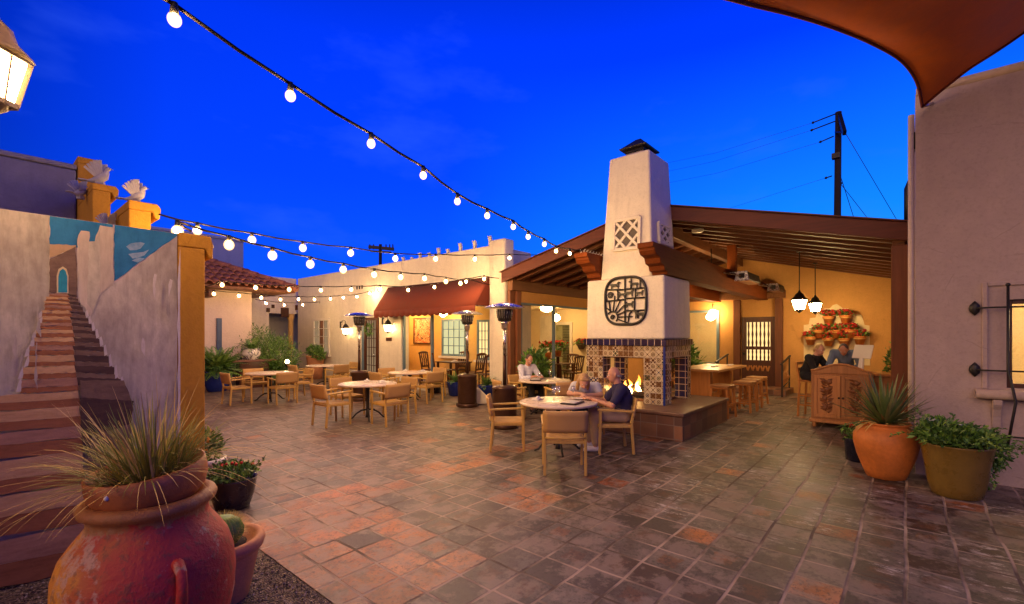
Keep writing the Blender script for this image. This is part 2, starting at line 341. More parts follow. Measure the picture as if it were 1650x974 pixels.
def floor_mat():
    m, nt, b = new_mat('saltillo_paving'); p = node(nt, 'ShaderNodeSeparateXYZ', None, Vector=worldco(nt)); T = .305
    wob = noise(nt, worldco(nt), .8, 2); wob2 = mth(nt, 'MULTIPLY', mth(nt, 'SUBTRACT', wob, .5), .08)
    y = mth(nt, 'DIVIDE', mth(nt, 'ADD', p.outputs[1], wob2), T); iy = mth(nt, 'FLOOR', y)
    jit = node(nt, 'ShaderNodeTexWhiteNoise', {'noise_dimensions': '1D'}, W=mth(nt, 'FLOOR', mth(nt, 'DIVIDE', iy, 3.))).outputs['Value']
    jit2 = node(nt, 'ShaderNodeTexWhiteNoise', {'noise_dimensions': '1D'}, W=mth(nt, 'ADD', iy, 77.)).outputs['Value']
    x = mth(nt, 'ADD', mth(nt, 'DIVIDE', mth(nt, 'ADD', p.outputs[0], wob2), T), mth(nt, 'ADD', mth(nt, 'MULTIPLY', jit, .45), mth(nt, 'MULTIPLY', jit2, .12))); ix = mth(nt, 'FLOOR', x)
    fx = mth(nt, 'ABSOLUTE', mth(nt, 'SUBTRACT', mth(nt, 'SUBTRACT', x, ix), .5)); fy = mth(nt, 'ABSOLUTE', mth(nt, 'SUBTRACT', mth(nt, 'SUBTRACT', y, iy), .5))
    edge = mth(nt, 'ADD', mth(nt, 'MAXIMUM', fx, fy), mth(nt, 'MULTIPLY', mth(nt, 'SUBTRACT', noise(nt, worldco(nt), 22, 3), .5), .022))
    gm = ramp(nt, edge, [(.458, 0.), (.474, 1.)])
    w = node(nt, 'ShaderNodeTexWhiteNoise', {'noise_dimensions': '3D'}, Vector=node(nt, 'ShaderNodeCombineXYZ', None, X=ix, Y=iy).outputs[0])
    r1 = w.outputs['Value']; sp = node(nt, 'ShaderNodeSeparateColor', None, Color=w.outputs['Color']); r2, r3 = sp.outputs[1], sp.outputs[2]
    worn = ramp(nt, r1, [(0, (.110, .088, .077)), (.2, (.175, .132, .106)), (.36, (.062, .048, .043)), (.52, (.13, .106, .094)), (.70, (.045, .031, .026)), (.80, (.05, .02, .012)), (.90, (.09, .07, .062))], 'CONSTANT')
    # replaced (unworn) orange tiles: two strips of the paving plus a few strays
    cx = mth(nt, 'MULTIPLY', ix, T); cy = mth(nt, 'MULTIPLY', iy, T)
    def inside(v, lo, hi): return mth(nt, 'MULTIPLY', mth(nt, 'GREATER_THAN', v, lo), mth(nt, 'LESS_THAN', v, hi))
    z1 = mth(nt, 'MULTIPLY', inside(cx, 2.3, 4.9), inside(cy, 4.15, 4.75)); z2 = mth(nt, 'MULTIPLY', inside(cx, 1.2, 2.5), inside(cy, 2.3, 4.7)); z3 = mth(nt, 'MULTIPLY', inside(cx, 3.5, 4.15), inside(cy, 2.6, 3.1)); z4 = mth(nt, 'MULTIPLY', inside(cx, 5.1, 5.9), inside(cy, 4.0, 4.45))
    zone = mth(nt, 'MAXIMUM', mth(nt, 'MAXIMUM', z1, z2), mth(nt, 'MAXIMUM', z3, z4))
    pr = mth(nt, 'ADD', mth(nt, 'MULTIPLY', zone, .74), .035)
    isor = mth(nt, 'LESS_THAN', r2, pr)
    orange = ramp(nt, r3, [(0, (.44, .155, .06)), (.4, (.37, .115, .035)), (.65, (.50, .21, .10)), (.85, (.31, .08, .018))], 'CONSTANT')
    # a film of grout haze leaves the bare clay showing only in the middle of many tiles
    mid = mth(nt, 'ADD', mth(nt, 'MAXIMUM', mth(nt, 'MULTIPLY', fx, .9), fy), mth(nt, 'MULTIPLY', mth(nt, 'SUBTRACT', noise(nt, worldco(nt), 7, 5, .7), .5), .55)); midm = ramp(nt, mid, [(.20, 1.), (.27, 0.)])
    worn = mixc(nt, mth(nt, 'MULTIPLY', mth(nt, 'MULTIPLY', midm, mth(nt, 'LESS_THAN', r3, .42)), .8), worn, ramp(nt, r2, [(0, (.12, .045, .022)), (.6, (.19, .07, .03)), (.85, (.30, .10, .035))], 'CONSTANT'))
    orange = mixc(nt, mth(nt, 'MULTIPLY', midm, mth(nt, 'GREATER_THAN', r1, .4)), orange, (.42, .13, .025))
    warmz = inside(p.outputs[1], 6.3, 30.); red = mth(nt, 'MULTIPLY', warmz, mth(nt, 'GREATER_THAN', r3, .35))
    worn = mixc(nt, mth(nt, 'MULTIPLY', red, .4), worn, (.20, .075, .04))
    dk = noise(nt, worldco(nt), 1.1, 6, .65)
    c = mixc(nt, isor, worn, orange)
    c = mixc(nt, mth(nt, 'MULTIPLY', ramp(nt, dk, [(.44, 0.), (.60, 1.)]), .6), c, (.075, .045, .035))
    blot = noise(nt, worldco(nt), 4.2, 8, .8); c = mixc(nt, mth(nt, 'MULTIPLY', ramp(nt, blot, [(.48, 0.), (.60, 1.)]), .75), c, (.055, .034, .026))
    spk = noise(nt, worldco(nt), 30, 4, .7); c = mixc(nt, mth(nt, 'MULTIPLY', ramp(nt, spk, [(.53, 0.), (.60, 1.)]), .65), c, (.035, .022, .018))
    pal = noise(nt, worldco(nt), 3.1, 6, .72); c = mixc(nt, mth(nt, 'MULTIPLY', ramp(nt, pal, [(.48, 0.), (.57, 1.)]), .62), c, (.27, .205, .175))
    # white lime bloom along the drain side
    eff = noise(nt, mapping(nt, worldco(nt), (5., 2., 1.)), 2.6, 8, .8); side = mth(nt, 'MULTIPLY', inside(p.outputs[0], 4.3, 10.5), inside(p.outputs[1], -2., 2.5))
    effm = mth(nt, 'MULTIPLY', mth(nt, 'MULTIPLY', ramp(nt, eff, [(.53, 0.), (.60, 1.)]), mth(nt, 'MULTIPLY', side, ramp(nt, noise(nt, worldco(nt), 1.3, 3), [(.48, 0.), (.58, 1.)]))), .7)
    c = mixc(nt, effm, c, (.62, .56, .55))
    gc = mixc(nt, ramp(nt, noise(nt, worldco(nt), 1.6, 3), [(.4, 0.), (.6, 1.)]), (.10, .07, .055), (.42, .32, .26))
    c = mixc(nt, gm, c, gc)
    nt.links.new(c, b.inputs['Base Color'])
    rg = mth(nt, 'ADD', .36, mth(nt, 'ADD', mth(nt, 'MULTIPLY', pal, .3), mth(nt, 'MULTIPLY', gm, .3))); nt.links.new(rg, b.inputs['Roughness'])
    b.inputs['Specular IOR Level'].default_value = .45
    h = mth(nt, 'ADD', mth(nt, 'MULTIPLY', gm, -1.), mth(nt, 'ADD', mth(nt, 'MULTIPLY', blot, .5), mth(nt, 'ADD', mth(nt, 'MULTIPLY', spk, .2), mth(nt, 'MULTIPLY', r1, .35))))
    bump(nt, b, h, .55, .008); return m
def gravel_mat():
    m, nt, b = new_mat('gravel'); v = node(nt, 'ShaderNodeTexVoronoi', None, Vector=worldco(nt), Scale=70.)
    r = node(nt, 'ShaderNodeSeparateColor', None, Color=v.outputs['Color']).outputs[0]
    nt.links.new(ramp(nt, r, [(0, (.05, .035, .03)), (.3, (.14, .095, .075)), (.6, (.22, .16, .12)), (.9, (.36, .28, .22))], 'CONSTANT'), b.inputs['Base Color'])
    b.inputs['Roughness'].default_value = .85; bump(nt, b, mth(nt, 'SUBTRACT', 1., v.outputs['Distance']), 1., .02); return m
M['floor'] = floor_mat(); M['gravel'] = gravel_mat()
M['earth'] = mat('dry_earth', (.16, .11, .08), .95, .25, .3, .4, 8, world=True)

# ---------------------------------------------------------------- ground
tag(MB().add([(-600,-600,-.012),(600,-600,-.012),(600,600,-.012),(-600,600,-.012)], [(0,1,2,3)]).build('ground', M['earth']), kind='structure')
f = MB(); f.add([(1.52,-8,0),(16,-8,0),(16,26,0),(1.52,26,0)], [(0,1,2,3)]); f.add([(-9,-8,0),(1.515,-8,0),(1.515,-.3,0),(-9,-.3,0)], [(0,1,2,3)]); f.add([(-9,4.9,0),(1.515,4.9,0),(1.515,26,0),(-9,26,0)], [(0,1,2,3)])
tag(f.build('patio_floor', M['floor']), kind='structure')
tag(MB().add([(-9,-.3,-.006),(1.518,-.3,-.006),(1.518,4.71,-.006),(-9,4.71,-.006)], [(0,1,2,3)]).build('gravel_bed', M['gravel']), kind='structure')
g = MB(); stones = [mat('pebble_dark', (.06, .04, .035), .8, .3, 40), mat('pebble_tan', (.25, .18, .13), .8, .3, 40), mat('pebble_grey', (.36, .30, .26), .8, .3, 40)]
for i in range(2600):
    u_, v_ = random.uniform(.2, 1.5), random.uniform(2.2, 4.66); r = random.uniform(.005, .013); g.k = random.choice((0, 0, 1, 1, 2))
    q = [Vector((random.uniform(.6, 1.1)*r*x, random.uniform(.6, 1.1)*r*y, random.uniform(.5, .8)*r*z)) for x, y, z in ((1,0,0),(0,1,0),(-1,0,0),(0,-1,0),(0,0,1),(0,0,-1))]
    rot = Matrix.Rotation(random.random()*6, 3, 'Z'); c = Vector((u_, v_, .001)); g.add([c+rot@k for k in q], [(0,1,4),(1,2,4),(2,3,4),(3,0,4),(1,0,5),(2,1,5),(3,2,5),(0,3,5)])
tag(g.build('loose_gravel', stones), 'loose brown and grey gravel in the bed along the mural wall', 'gravel', kind='stuff')

# ---------------------------------------------------------------- mural wall (v = 4.71) with its ochre end pier
W = thing('mural_wall', 'stucco garden wall painted with a mural of a stairway climbing to a small blue door', 'wall', (0, 4.85, 0))
MB(W.location).box(-9, 1.148, 4.71, 4.91, 0, 2.59).build('wall_body', M['pink'], W, .02, 2)
pz = MB(W.location); pz.box(1.15, 1.35, 4.70, 6.55, 0, 2.48); pz.prism([(1.15, 2.482), (1.355, 2.482), (1.385, 2.40), (1.41, 2.40), (1.415, 2.52), (1.395, 2.60), (1.15, 2.60)], 'y', 4.698, 6.55)
pz.build('end_pier', M['ochre'], W, .012, 2)
def paint(name, c1, c2, sx=1.5, sz=1.5, c3=None, hard=False):
    m, nt, b = new_mat(name); co = mapping(nt, worldco(nt), (sx, 1, sz)); n1 = noise(nt, co, 2.2, 6, .7); n2 = noise(nt, mapping(nt, worldco(nt), (sx*4, 1, sz*4)), 3, 4)
    f = mth(nt, 'ADD', mth(nt, 'MULTIPLY', n1, .65), mth(nt, 'MULTIPLY', n2, .35))
    st = [(.33, c1), (.6, c2)] + ([(.72, c3)] if c3 else [])
    c = ramp(nt, f, st); dr = noise(nt, mapping(nt, worldco(nt), (9*sx, 1, 2.2*sz)), 2.5, 6, .75); c = mixc(nt, mth(nt, 'MULTIPLY', ramp(nt, dr, [(.5, 0.), (.68, 1.)]), .25), c, [x*.5 for x in c1]); nt.links.new(c, b.inputs['Base Color']); b.inputs['Roughness'].default_value = .85; b.inputs['Specular IOR Level'].default_value = .2
    bump(nt, b, noise(nt, worldco(nt), 40, 4), .3, .006); return m
pm = [paint('mural_wall_paint', (.26, .21, .155), (.56, .485, .36), 1.2, .6, (.76, .68, .50)), paint('mural_sky_paint', (.02, .12, .24), (.035, .19, .36), 1, 1, (.12, .28, .42)),
      paint('mural_tower_paint', (.42, .33, .24), (.56, .45, .34), 2, .6), paint('mural_shade_paint', (.12, .07, .05), (.21, .13, .085), 1, 3),
      paint('mural_tread_paint', (.46, .25, .10), (.64, .39, .18), .7, 4), paint('mural_riser_paint', (.22, .085, .035), (.38, .15, .06), .7, 4),
      paint('mural_dark_tread_paint', (.055, .032, .028), (.10, .055, .04), .7, 4), paint('mural_door_paint', (.02, .18, .26), (.03, .26, .34)),
      paint('mural_door_edge_paint', (.55, .42, .22), (.6, .48, .27)), paint('mural_grey_paint', (.25, .195, .16), (.52, .44, .34), 1.3, .55, (.70, .62, .49)),
      paint('mural_light_edge_paint', (.5, .42, .36), (.62, .54, .47), 3, 2), paint('mural_gable_paint', (.40, .25, .13), (.50, .33, .18)),
      paint('mural_cloud_paint', (.05, .2, .34), (.30, .38, .46), 2, 2, (.45, .5, .54)), paint('mural_tread_dark_paint', (.27, .13, .075), (.48, .26, .15), .6, 3)]
mu = MB(W.location); layer = [0]; rj = random.Random(5)
def poly(k, pts, jit=1.1):
    """one painted shape; its brush edge wavers"""
    layer[0] += 1; y = 4.708 - .0008*layer[0]; mu.k = k; out = []
    for (a, b), (c, d) in zip(pts, pts[1:]+pts[:1]):
        L = math.hypot(c-a, d-b); m = max(1, min(14, int(L/7)))
        for q in range(m):
            t = q/m; w = jit if q else jit*.4; out.append((a+(c-a)*t+rj.uniform(-w, w), b+(d-b)*t+rj.uniform(-w, w)))
    vs = []
    for px, py in out:
        u_, z_ = on_v(px, py, 4.71); vs.append((min(u_, 1.147), y, max(.004, min(2.584, z_))))
    mu.add(vs, [tuple(range(len(vs)))])
poly(0, [(-420,278),(80,346),(80,470),(68,540),(52,590),(38,620),(26,660),(-420,1200)])
poly(9, [(128,440),(165,470),(286,380),(286,860),(212,660),(196,615),(168,575),(150,540),(130,500)]); poly(9, [(286,600),(286,880),(140,900),(200,650)])
poly(1, [(80,346),(182,359),(180,405),(80,394)]); poly(1, [(184,358),(285,373),(285,381),(184,453)])
for a in ([(203,398),(218,391),(233,393),(226,401),(210,404)], [(206,410),(222,407),(240,403),(232,412),(214,417)], [(212,420),(226,416),(235,418),(222,424)]): poly(12, a, 1.6)
poly(11, [(80,394),(122,396),(122,400),(80,417)]); poly(3, [(80,417),(122,398),(124,480),(79,472)])
poly(2, [(124,386),(130,372),(144,374),(143,390),(152,390),(161,364),(183,367),(182,460),(161,474),(150,500),(146,510),(126,485)]); poly(0, [(143,390),(152,390),(161,372),(161,472),(150,505),(140,490)])
poly(8, [(91,473),(91,445),(94,434),(101,430),(107,434),(110,445),(110,473)], .3); poly(7, [(93.5,472),(93.5,446),(96,437),(101,433.5),(105,437),(108,446),(108,472)], .3)
# steps: lit treads and risers on the left, painted shadow on the right
ys = [474, 480, 487, 494, 502, 511, 521, 532, 544, 557, 572, 589, 608, 629, 653, 684, 724, 776, 838, 912, 1010]
lx = lambda y: 78 - (y-474)*.34; mx = lambda y: 110 + (y-474)*.085; rx = lambda y: 122 + (y-474)*.52
for i in range(len(ys)-1):
    a, b_ = ys[i], ys[i+1]; h_ = a + (b_-a)*(.50+rj.uniform(-.08, .08)); big = a > 622
    L, R, Q = lx(a)+rj.uniform(-3, 3), mx(a)+rj.uniform(-2, 2), rx(a); L2, R2, Q2 = L-2, R+1, rx(b_)
    if big: L = L2 = -330; R = min(142, 124+(a-640)*.07); R2 = R+3
    sl = -(a-541)/1461; d = (R-L)*-sl
    poly(5, [(L, h_+d), (R+2, h_), (R2+2, b_), (L2, b_+d)]); poly(4 if i % 3 else 13, [(L2, a+d), (R, a), (R+2, h_), (L, h_+d)])
    if not big:
        poly(6, [(R, a), (Q, a+2), (Q, h_+3), (R+2, h_)]); poly(3, [(R+2, h_), (Q, h_+3), (Q2-2, b_+3), (R2+2, b_)])
        if i > 3: poly(10, [(Q, a+1), (Q+3, a-2), (Q+6, b_-1), (Q+1, b_+2)], .8); poly(10, [(L-6, h_), (L-1, a), (L-1, b_), (L-9, b_+3)], 1.6)
poly(3, [(126,612),(196,612),(212,652),(128,655)]); poly(6, [(126,640),(212,645),(205,690),(150,705),(138,735),(128,700)]); poly(3, [(145,700),(210,680),(200,760),(146,790),(136,745)]); poly(6, [(140,770),(150,740),(150,850),(146,842)])
for k in range(9):      # pale dry-brush strokes on the painted walls
    x = rj.choice((rj.uniform(-60, 60), rj.uniform(215, 280))); y = rj.uniform(430, 620); l = rj.uniform(25, 90); poly(10 if k % 2 else 9, [(x, y), (x+rj.uniform(1, 4), y+2), (x+rj.uniform(-5, 6), y+l), (x-rj.uniform(1, 3), y+l*.7)], 1.4)
poly(10, [(281,470),(285.5,395),(285.5,870),(282,860)])
mu.build('mural', pm, W)

# stepped ochre wall behind it, with stone doves
S = thing('stepped_wall', 'ochre stucco wall rising in steps behind the mural, stone doves on its steps', 'wall', (1.25, 8.5, 0))
def cap(o, v0, v1, z): o.box(1.15, 1.35, v0, v1, 0, z-.1); o.prism([(1.15, z-.098), (1.36, z-.098), (1.39, z-.17), (1.43, z-.17), (1.445, z-.05), (1.41, z), (1.15, z)], 'y', v0-.002, v1)
st = MB(S.location); cap(st, 6.56, 8.88, 3.23); cap(st, 8.885, 10.28, 3.92); cap(st, 10.285, 13.5, 4.65); st.build('wall_body', M['ochre'], S, .012, 2)
def dove(label, loc, rz, sc_=1., pitch=0):
    d = thing('dove_sculpture', label, 'sculpture', loc, rz, 'stone doves on the stepped wall'); d.scale = (sc_,)*3
    b = MB(); R = Matrix.Rotation(-.75, 3, 'X')
    b.tube([(0,-.19,.10),(0,-.10,.11),(0,.0,.15),(0,.07,.22),(0,.10,.29),(0,.115,.345),(0,.15,.375),(0,.185,.37)], [.02,.05,.085,.085,.06,.042,.045,.018], 12); b.cyl((0,.18,.372), (0,.225,.362), .013, .003, 6)
    b.box(-.05,.05,-.05,.08,0,.09); b.build('body', M['dove'], d, .01, 2)
    MB().prism([(-.02,-.16),(.02,-.16),(.09,-.30),(.03,-.33),(-.03,-.33),(-.09,-.30)], 'z', .095, .12).build('tail', M['dove'], d, .006)
    for s in (-1, 1):
        w = MB()
        for k in range(6):
            t = k/5; p = Vector((s*.05, .05-.10*t, .20)); q = Vector((s*(.13+.02*t), .06-.24*t, .50-.16*t*t)); w.bar(p, q, .045, .022, (1, 0, 0), .05, .012)
        w.build('wing', M['dove'], d, .006)
    return d
dove('stone dove with raised wings on the middle step of the ochre wall', (1.25, 9.06, 3.915), face(.85, -.45), .74)
dove('stone dove with raised wings on the lowest ochre step, nearest the courtyard', (1.25, 6.76, 3.225), face(.9, -.4), .56)
dove('grey stone dove fixed low on the dark side of the ochre wall', (1.07, 7.15, 2.92), face(.75, .6), .5)
dove('stone dove fixed on the side of the ochre wall below the tallest step', (1.07, 9.35, 3.75), face(.7, .6), .58)
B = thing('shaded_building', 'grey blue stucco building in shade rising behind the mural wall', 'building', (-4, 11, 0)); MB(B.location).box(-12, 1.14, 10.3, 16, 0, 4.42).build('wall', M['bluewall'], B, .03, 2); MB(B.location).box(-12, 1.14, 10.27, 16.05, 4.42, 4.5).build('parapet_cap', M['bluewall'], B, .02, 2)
# ---------------------------------------------------------------- lantern kit
def lantern(name, label, cat, loc, rz=0, s=1., frame='iron', bracket=None, glow=LAMP, drop=None, group=None, n=4, lean=False):
    """tapered glass lantern; local origin at the bottom tip; bracket: scrolled wall arm towards -y; drop: hanging rod length"""
    L = thing(name, label, cat, loc, rz, group); fr = M[frame]
    rt, rb, z0, z1 = .155*s, .095*s, .07*s, .30*s
    def ring(r, z): return [Vector((r*math.cos(2*PI*(k+.5)/n), r*math.sin(2*PI*(k+.5)/n), z)) for k in range(n)]
    a, b = ring(rb, z0), ring(rt, z1)
    g = MB()
    for k in range(n): g.add([a[k]*.96+Vector((0,0,z0*.04)), a[(k+1) % n]*.96+Vector((0,0,z0*.04)), b[(k+1) % n]*.96+Vector((0,0,z1*.04)), b[k]*.96+Vector((0,0,z1*.04))], [(0,1,2,3)])
    g.build('glass_panes', glow, L)
    f_ = MB(); w = (.016 if frame == 'iron' else .024)*s
    for k in range(n):
        f_.bar(a[k], b[k], w, w); f_.bar(a[k], a[(k+1) % n], w, w); f_.bar(b[k], b[(k+1) % n], w*1.2, w*1.2)
        m0 = (a[k]+a[(k+1) % n])/2; m1 = (b[k]+b[(k+1) % n])/2; f_.bar(m0*1.0, m1*1.0, w*.45, w*.45)
    f_.build('frame', fr, L)
    MB().lathe([(rb*1.05, z0), (rb*.8, z0-.02*s), (.03*s, .02*s), (.014*s, 0)], n).build('finial', fr, L)
    MB().lathe([(rt*1.12, z1), (rt*1.05, z1+.02*s), (rt*.66, z1+.07*s), (rt*.52, z1+.13*s), (rt*.2, z1+.17*s), (.012*s, z1+.22*s)], max(n, 8)).build('roof', fr, L)
    top = z1+.21*s
    if drop: MB().cyl((0, 0, top), (0, 0, top+drop), .011, .011, 8).build('rod', fr, L); MB().lathe([(.06, top+drop-.03), (.05, top+drop)], 14).build('ceiling_rose', fr, L)
    if bracket:
        t = MB(); t.tube([(0, 0, top), (0, -.02, top+.07*s), (0, -.10*s, top+.11*s), (0, -bracket*.7, top+.06*s), (0, -bracket, top-.06*s)], .011*s, 8)
        t.tube([(0, -bracket+.10*s*math.cos(q*.55)*(1-q*.05)+.05*s, top-.02*s+.10*s*math.sin(q*.55)*(1-q*.05)) for q in range(16)], .007*s, 6); t.box(-.04*s, .04*s, -bracket-.02, -bracket, top-.2*s, top+.05*s)
        t.build('bracket', fr, L)
    return L

# ---------------------------------------------------------------- windows and doors on the far buildings
LITW = em('lit_curtain', (1., .66, .26), .8); LITD = em('dim_lit_room', (.8, .52, .28), .2); LITG = em('greenish_lit_room', (.85, .78, .40), .5)
def window_u(par, u, v0, v1, z0, z1, fr, lit, nv=3, nz=4, fw=.05, org=None, sill=None):
    """paned window on a wall facing -u; frame stands proud of the wall"""
    o = par.location; f_ = MB(o); f_.box(u-.05, u, v0, v0+fw, z0, z1); f_.box(u-.05, u, v1-fw, v1, z0, z1); f_.box(u-.048, u, v0+fw, v1-fw, z1-fw, z1); f_.box(u-.048, u, v0+fw, v1-fw, z0, z0+fw)
    w = .022
    for i in range(1, nv): y = v0+fw+(v1-v0-2*fw)*i/nv; f_.box(u-.034, u-.012, y-w/2, y+w/2, z0+fw, z1-fw)
    for i in range(1, nz): z = z0+fw+(z1-z0-2*fw)*i/nz; f_.box(u-.036, u-.014, v0+fw, v1-fw, z-w/2, z+w/2)
    fo = f_.build('window', fr, par); MB(o).box(u-.008, u-.002, v0+fw, v1-fw, z0+fw, z1-fw).build('pane', lit, fo)
    if sill: MB(o).box(u-.12, u, v0-.08, v1+.08, z0-.07, z0-.002).build('sill', sill, fo)
    return fo

# ---------------------------------------------------------------- long white building with porch (front plane u = 9.3)
L1 = thing('courtyard_building', 'long white stucco building with a yellow porch, glazed door and paned windows', 'building', (10.5, 14, 0))
O = L1.location; w = MB(O)
w.box(9.3, 9.6, 12.72, 20.2, 0, 4.2); w.box(9.3, 9.6, 8.685, 12.72, 2.75, 4.2); w.box(9.6, 20, 20.0, 20.2, 0, 4.2); w.box(9.601, 10.75, 8.4, 8.7, 0, 4.15); w.box(9.6, 11, 8.7, 14.7, 2.76, 2.9)
w.build('wall', M['white'], L1, .03, 2)
MB(O).box(9.22, 9.62, 8.1, 8.68, 0, 4.32).build('corner_pilaster', M['white'], L1, .05, 3)
MB(O).box(10.9, 16, 8.705, 20, 4.0, 4.06).build('roof', M['roofing'], L1)
p = MB(O); p.box(10.6, 10.75, 8.7, 14.7, .15, 2.76); p.box(9.602, 10.6, 14.6, 14.7, .15, 2.76); p.box(9.602, 9.615, 12.725, 14.6, .15, 2.75); p.build('porch_wall', M['yellow'], L1)
MB(O).box(9.25, 10.6, 8.7, 12.715, .003, .15).build('porch_floor', M['hearth'], L1, .01); MB(O).box(9.17, 9.248, 8.7, 12.715, 0, .16).build('porch_kerb', M['white'], L1, .01)
for v0 in (12.64, 11.2): MB(O).box(9.33, 9.41, v0, v0+.08, .15, 2.75).build('porch_post', M['bluepaint'], L1, .006)
for a, b_ in (((713, 515), (752, 575)), ((770, 516), (790, 581))):
    v1, z1 = on_u(*a, 10.6); v0, z0 = on_u(*b_, 10.6); window_u(L1, 10.6, v0, v1, z0, z1, M['bluepaint'], LITG if a[0] == 713 else LITW, 4 if a[0] == 713 else 3, 4, .07, sill=M['trim'])
dz = MB(O); dz.box(9.24, 9.3, 14.02, 14.14, 0, 2.36); dz.box(9.24, 9.3, 14.76, 14.88, 0, 2.36); dz.box(9.24, 9.3, 14.14, 14.76, 2.26, 2.36); dz.box(9.25, 9.3, 14.14, 14.76, 0, .35)
for y in (14.3, 14.45, 14.6): dz.box(9.262, 9.285, y-.014, y+.014, .35, 2.26)
for k in range(1, 6): dz.box(9.264, 9.287, 14.14, 14.76, .35+k*.318-.012, .35+k*.318+.012)
do = dz.build('door', M['dark'], L1, .004); MB(O).box(9.29, 9.297, 14.14, 14.76, .35, 2.26).build('pane', LITD, do); MB(O).ell((9.22, 14.19, 1.05), .03).build('handle', M['steel'], do)
MB(O).box(9.255, 9.297, 14.9, 15.06, 0, 2.4).build('door_trim', M['bluepaint'], L1)
window_u(L1, 9.3, 17.4, 18.75, .95, 2.42, M['trim'], LITD, 3, 4, .1, sill=M['trim'])
cu = MB(O); cu.box(9.287, 9.29, 17.85, 18.2, 1.05, 2.32); cu.build('curtain', mat('brown_curtain', (.20, .09, .05), .9), L1)
v = MB(O)
for k in range(3): v.box(9.285, 9.3, 15.05+k*.17, 15.12+k*.17, 3.42, 3.55)
v.build('wall_vent', M['iron'], L1)
for k in range(9):      # small upright finials along the parapet
    px = (742, 765, 790, 707, 722, 677, 650, 664, 692)[k]; vv, zz = on_u(px, 400, 9.45); t_ = MB(O); hh = (.27, .27, .32, .25, .16, .2, .16, .1, .15)[k]
    t_.prism([(vv-.05, 4.19), (vv+.05, 4.19), (vv+.04, 4.2+hh*.5), (vv+.085, 4.2+hh), (vv+.03, 4.2+hh*.82), (vv-.02, 4.2+hh*.98), (vv-.06, 4.2+hh*.6)], 'x', 9.42, 9.48); t_.build('parapet_finial', M['trim'], L1)

# awning (fabric with scalloped valance, on a tube frame)
AW = thing('awning', 'rust red fabric awning with scalloped edge over the yellow porch', 'awning', (9.3, 11, 2.3)); O = AW.location
ta, tb = Vector((9.28, 8.70, 3.33)), Vector((9.28, 13.45, 3.36)); ba, bb = Vector((8.72, 8.70, 2.53)), Vector((8.72, 13.45, 2.53))
c = MB(O); n = 40
top = []; bot = []
for i in range(n+1):
    t = i/n; sag = .012*math.sin(t*PI*10)**2; a = ta.lerp(tb, t); b_ = ba.lerp(bb, t); top.append(a); bot.append(b_)
c.add(top+bot, [(i, i+1, n+2+i, n+1+i) for i in range(n)], True)
c.add([ta, ba, Vector((9.28, 8.70, 2.53))], [(0, 1, 2)]); c.add([tb, bb, Vector((9.28, 13.45, 2.53))], [(0, 1, 2)])
co_ = c.build('canopy', M['canvas'], AW, recalc=False); sd_ = co_.modifiers.new('cloth', 'SOLIDIFY'); sd_.thickness = .006
va = MB(O); N = 180; vs = []
for i in range(N+1):
    t = i/N; b_ = ba.lerp(bb, t); d = .19 + .045*abs(math.sin(t*PI*17)); vs += [b_, b_ - Vector((.0, 0, d))]
va.add(vs, [(2*i, 2*i+1, 2*i+3, 2*i+2) for i in range(N)], True); vo = va.build('valance', M['canvas'], AW, recalc=False); vo.modifiers.new('cloth', 'SOLIDIFY').thickness = .005
fr = MB(O); fr.cyl((8.74, 8.72, 2.52), (8.74, 13.43, 2.52), .016, n=8)
for y in (8.75, 11.1, 13.4): fr.cyl((8.74, y, 2.52), (9.28, y, 2.52), .014, n=8); fr.cyl((8.74, y, 2.50), (9.26, y, 3.29), .012, n=8)
fr.build('frame', M['steel'], AW)
for label, px, py, gr in (('black wall lantern between the paned window and the door', 557, 533, 0), ('black wall lantern above the small plaque beside the porch', 625, 528, 1)):
    vv, zz = on_u(px, py, 9.1); lantern('wall_lantern', label, 'wall lamp', (9.1, vv, zz-.20), -PI/2, .95, 'iron', .2, group='wall lanterns beside the glazed door')
vv, zz = on_u(627, 547, 9.3); tag(MB().box(9.275, 9.299, vv-.16, vv+.16, zz-.06, zz+.06).build('plaque', M['dark'], None, .004), 'small dark wooden plaque under the wall lantern', 'plaque')
wr = MB()
for k in range(170):
    t = random.random()*2*PI; r = .19+random.uniform(-.05, .05); q = Vector((9.2+random.uniform(-.05, .03), 14.45+r*math.cos(t), 1.93+r*math.sin(t))); wr.k = random.randint(0, 1); wr.leaf(q, (random.uniform(-1, 0), random.uniform(-1, 1), random.uniform(-1, 1)), .09, .035)
tag(wr.build('wreath', [M['g1'], M['g2']]), 'round green wreath hanging on the glazed door', 'wreath')
# framed abstract painting on the porch end wall
v1, z1 = on_u(667, 513, 10.58); v0, z0 = on_u(695, 555, 10.58)
PT = thing('framed_painting', 'framed orange and cream abstract painting on the yellow porch wall', 'painting', (10.58, (v0+v1)/2, z0)); O = PT.location
f_ = MB(O); f_.box(10.55, 10.6, v0, v0+.05, z0, z1); f_.box(10.55, 10.6, v1-.05, v1, z0, z1); f_.box(10.55, 10.6, v0+.05, v1-.05, z1-.05, z1); f_.box(10.55, 10.6, v0+.05, v1-.05, z0, z0+.05); f_.build('frame', M['dark'], PT)
def art():
    m, nt, b = new_mat('abstract_canvas'); d = node(nt, 'ShaderNodeTexNoise', None, Vector=worldco(nt), Scale=2.6, Detail=3., Distortion=2.2)
    nt.links.new(ramp(nt, d.outputs['Fac'], [(.3, (.62, .42, .22)), (.44, (.62, .12, .03)), (.5, (.66, .5, .3)), (.56, (.12, .04, .02)), (.62, (.66, .24, .06)), (.7, (.6, .45, .25))], 'CONSTANT'), b.inputs['Base Color']); return m
MB(O).box(10.575, 10.598, v0+.05, v1-.05, z0+.05, z1-.05).build('canvas', art(), PT)

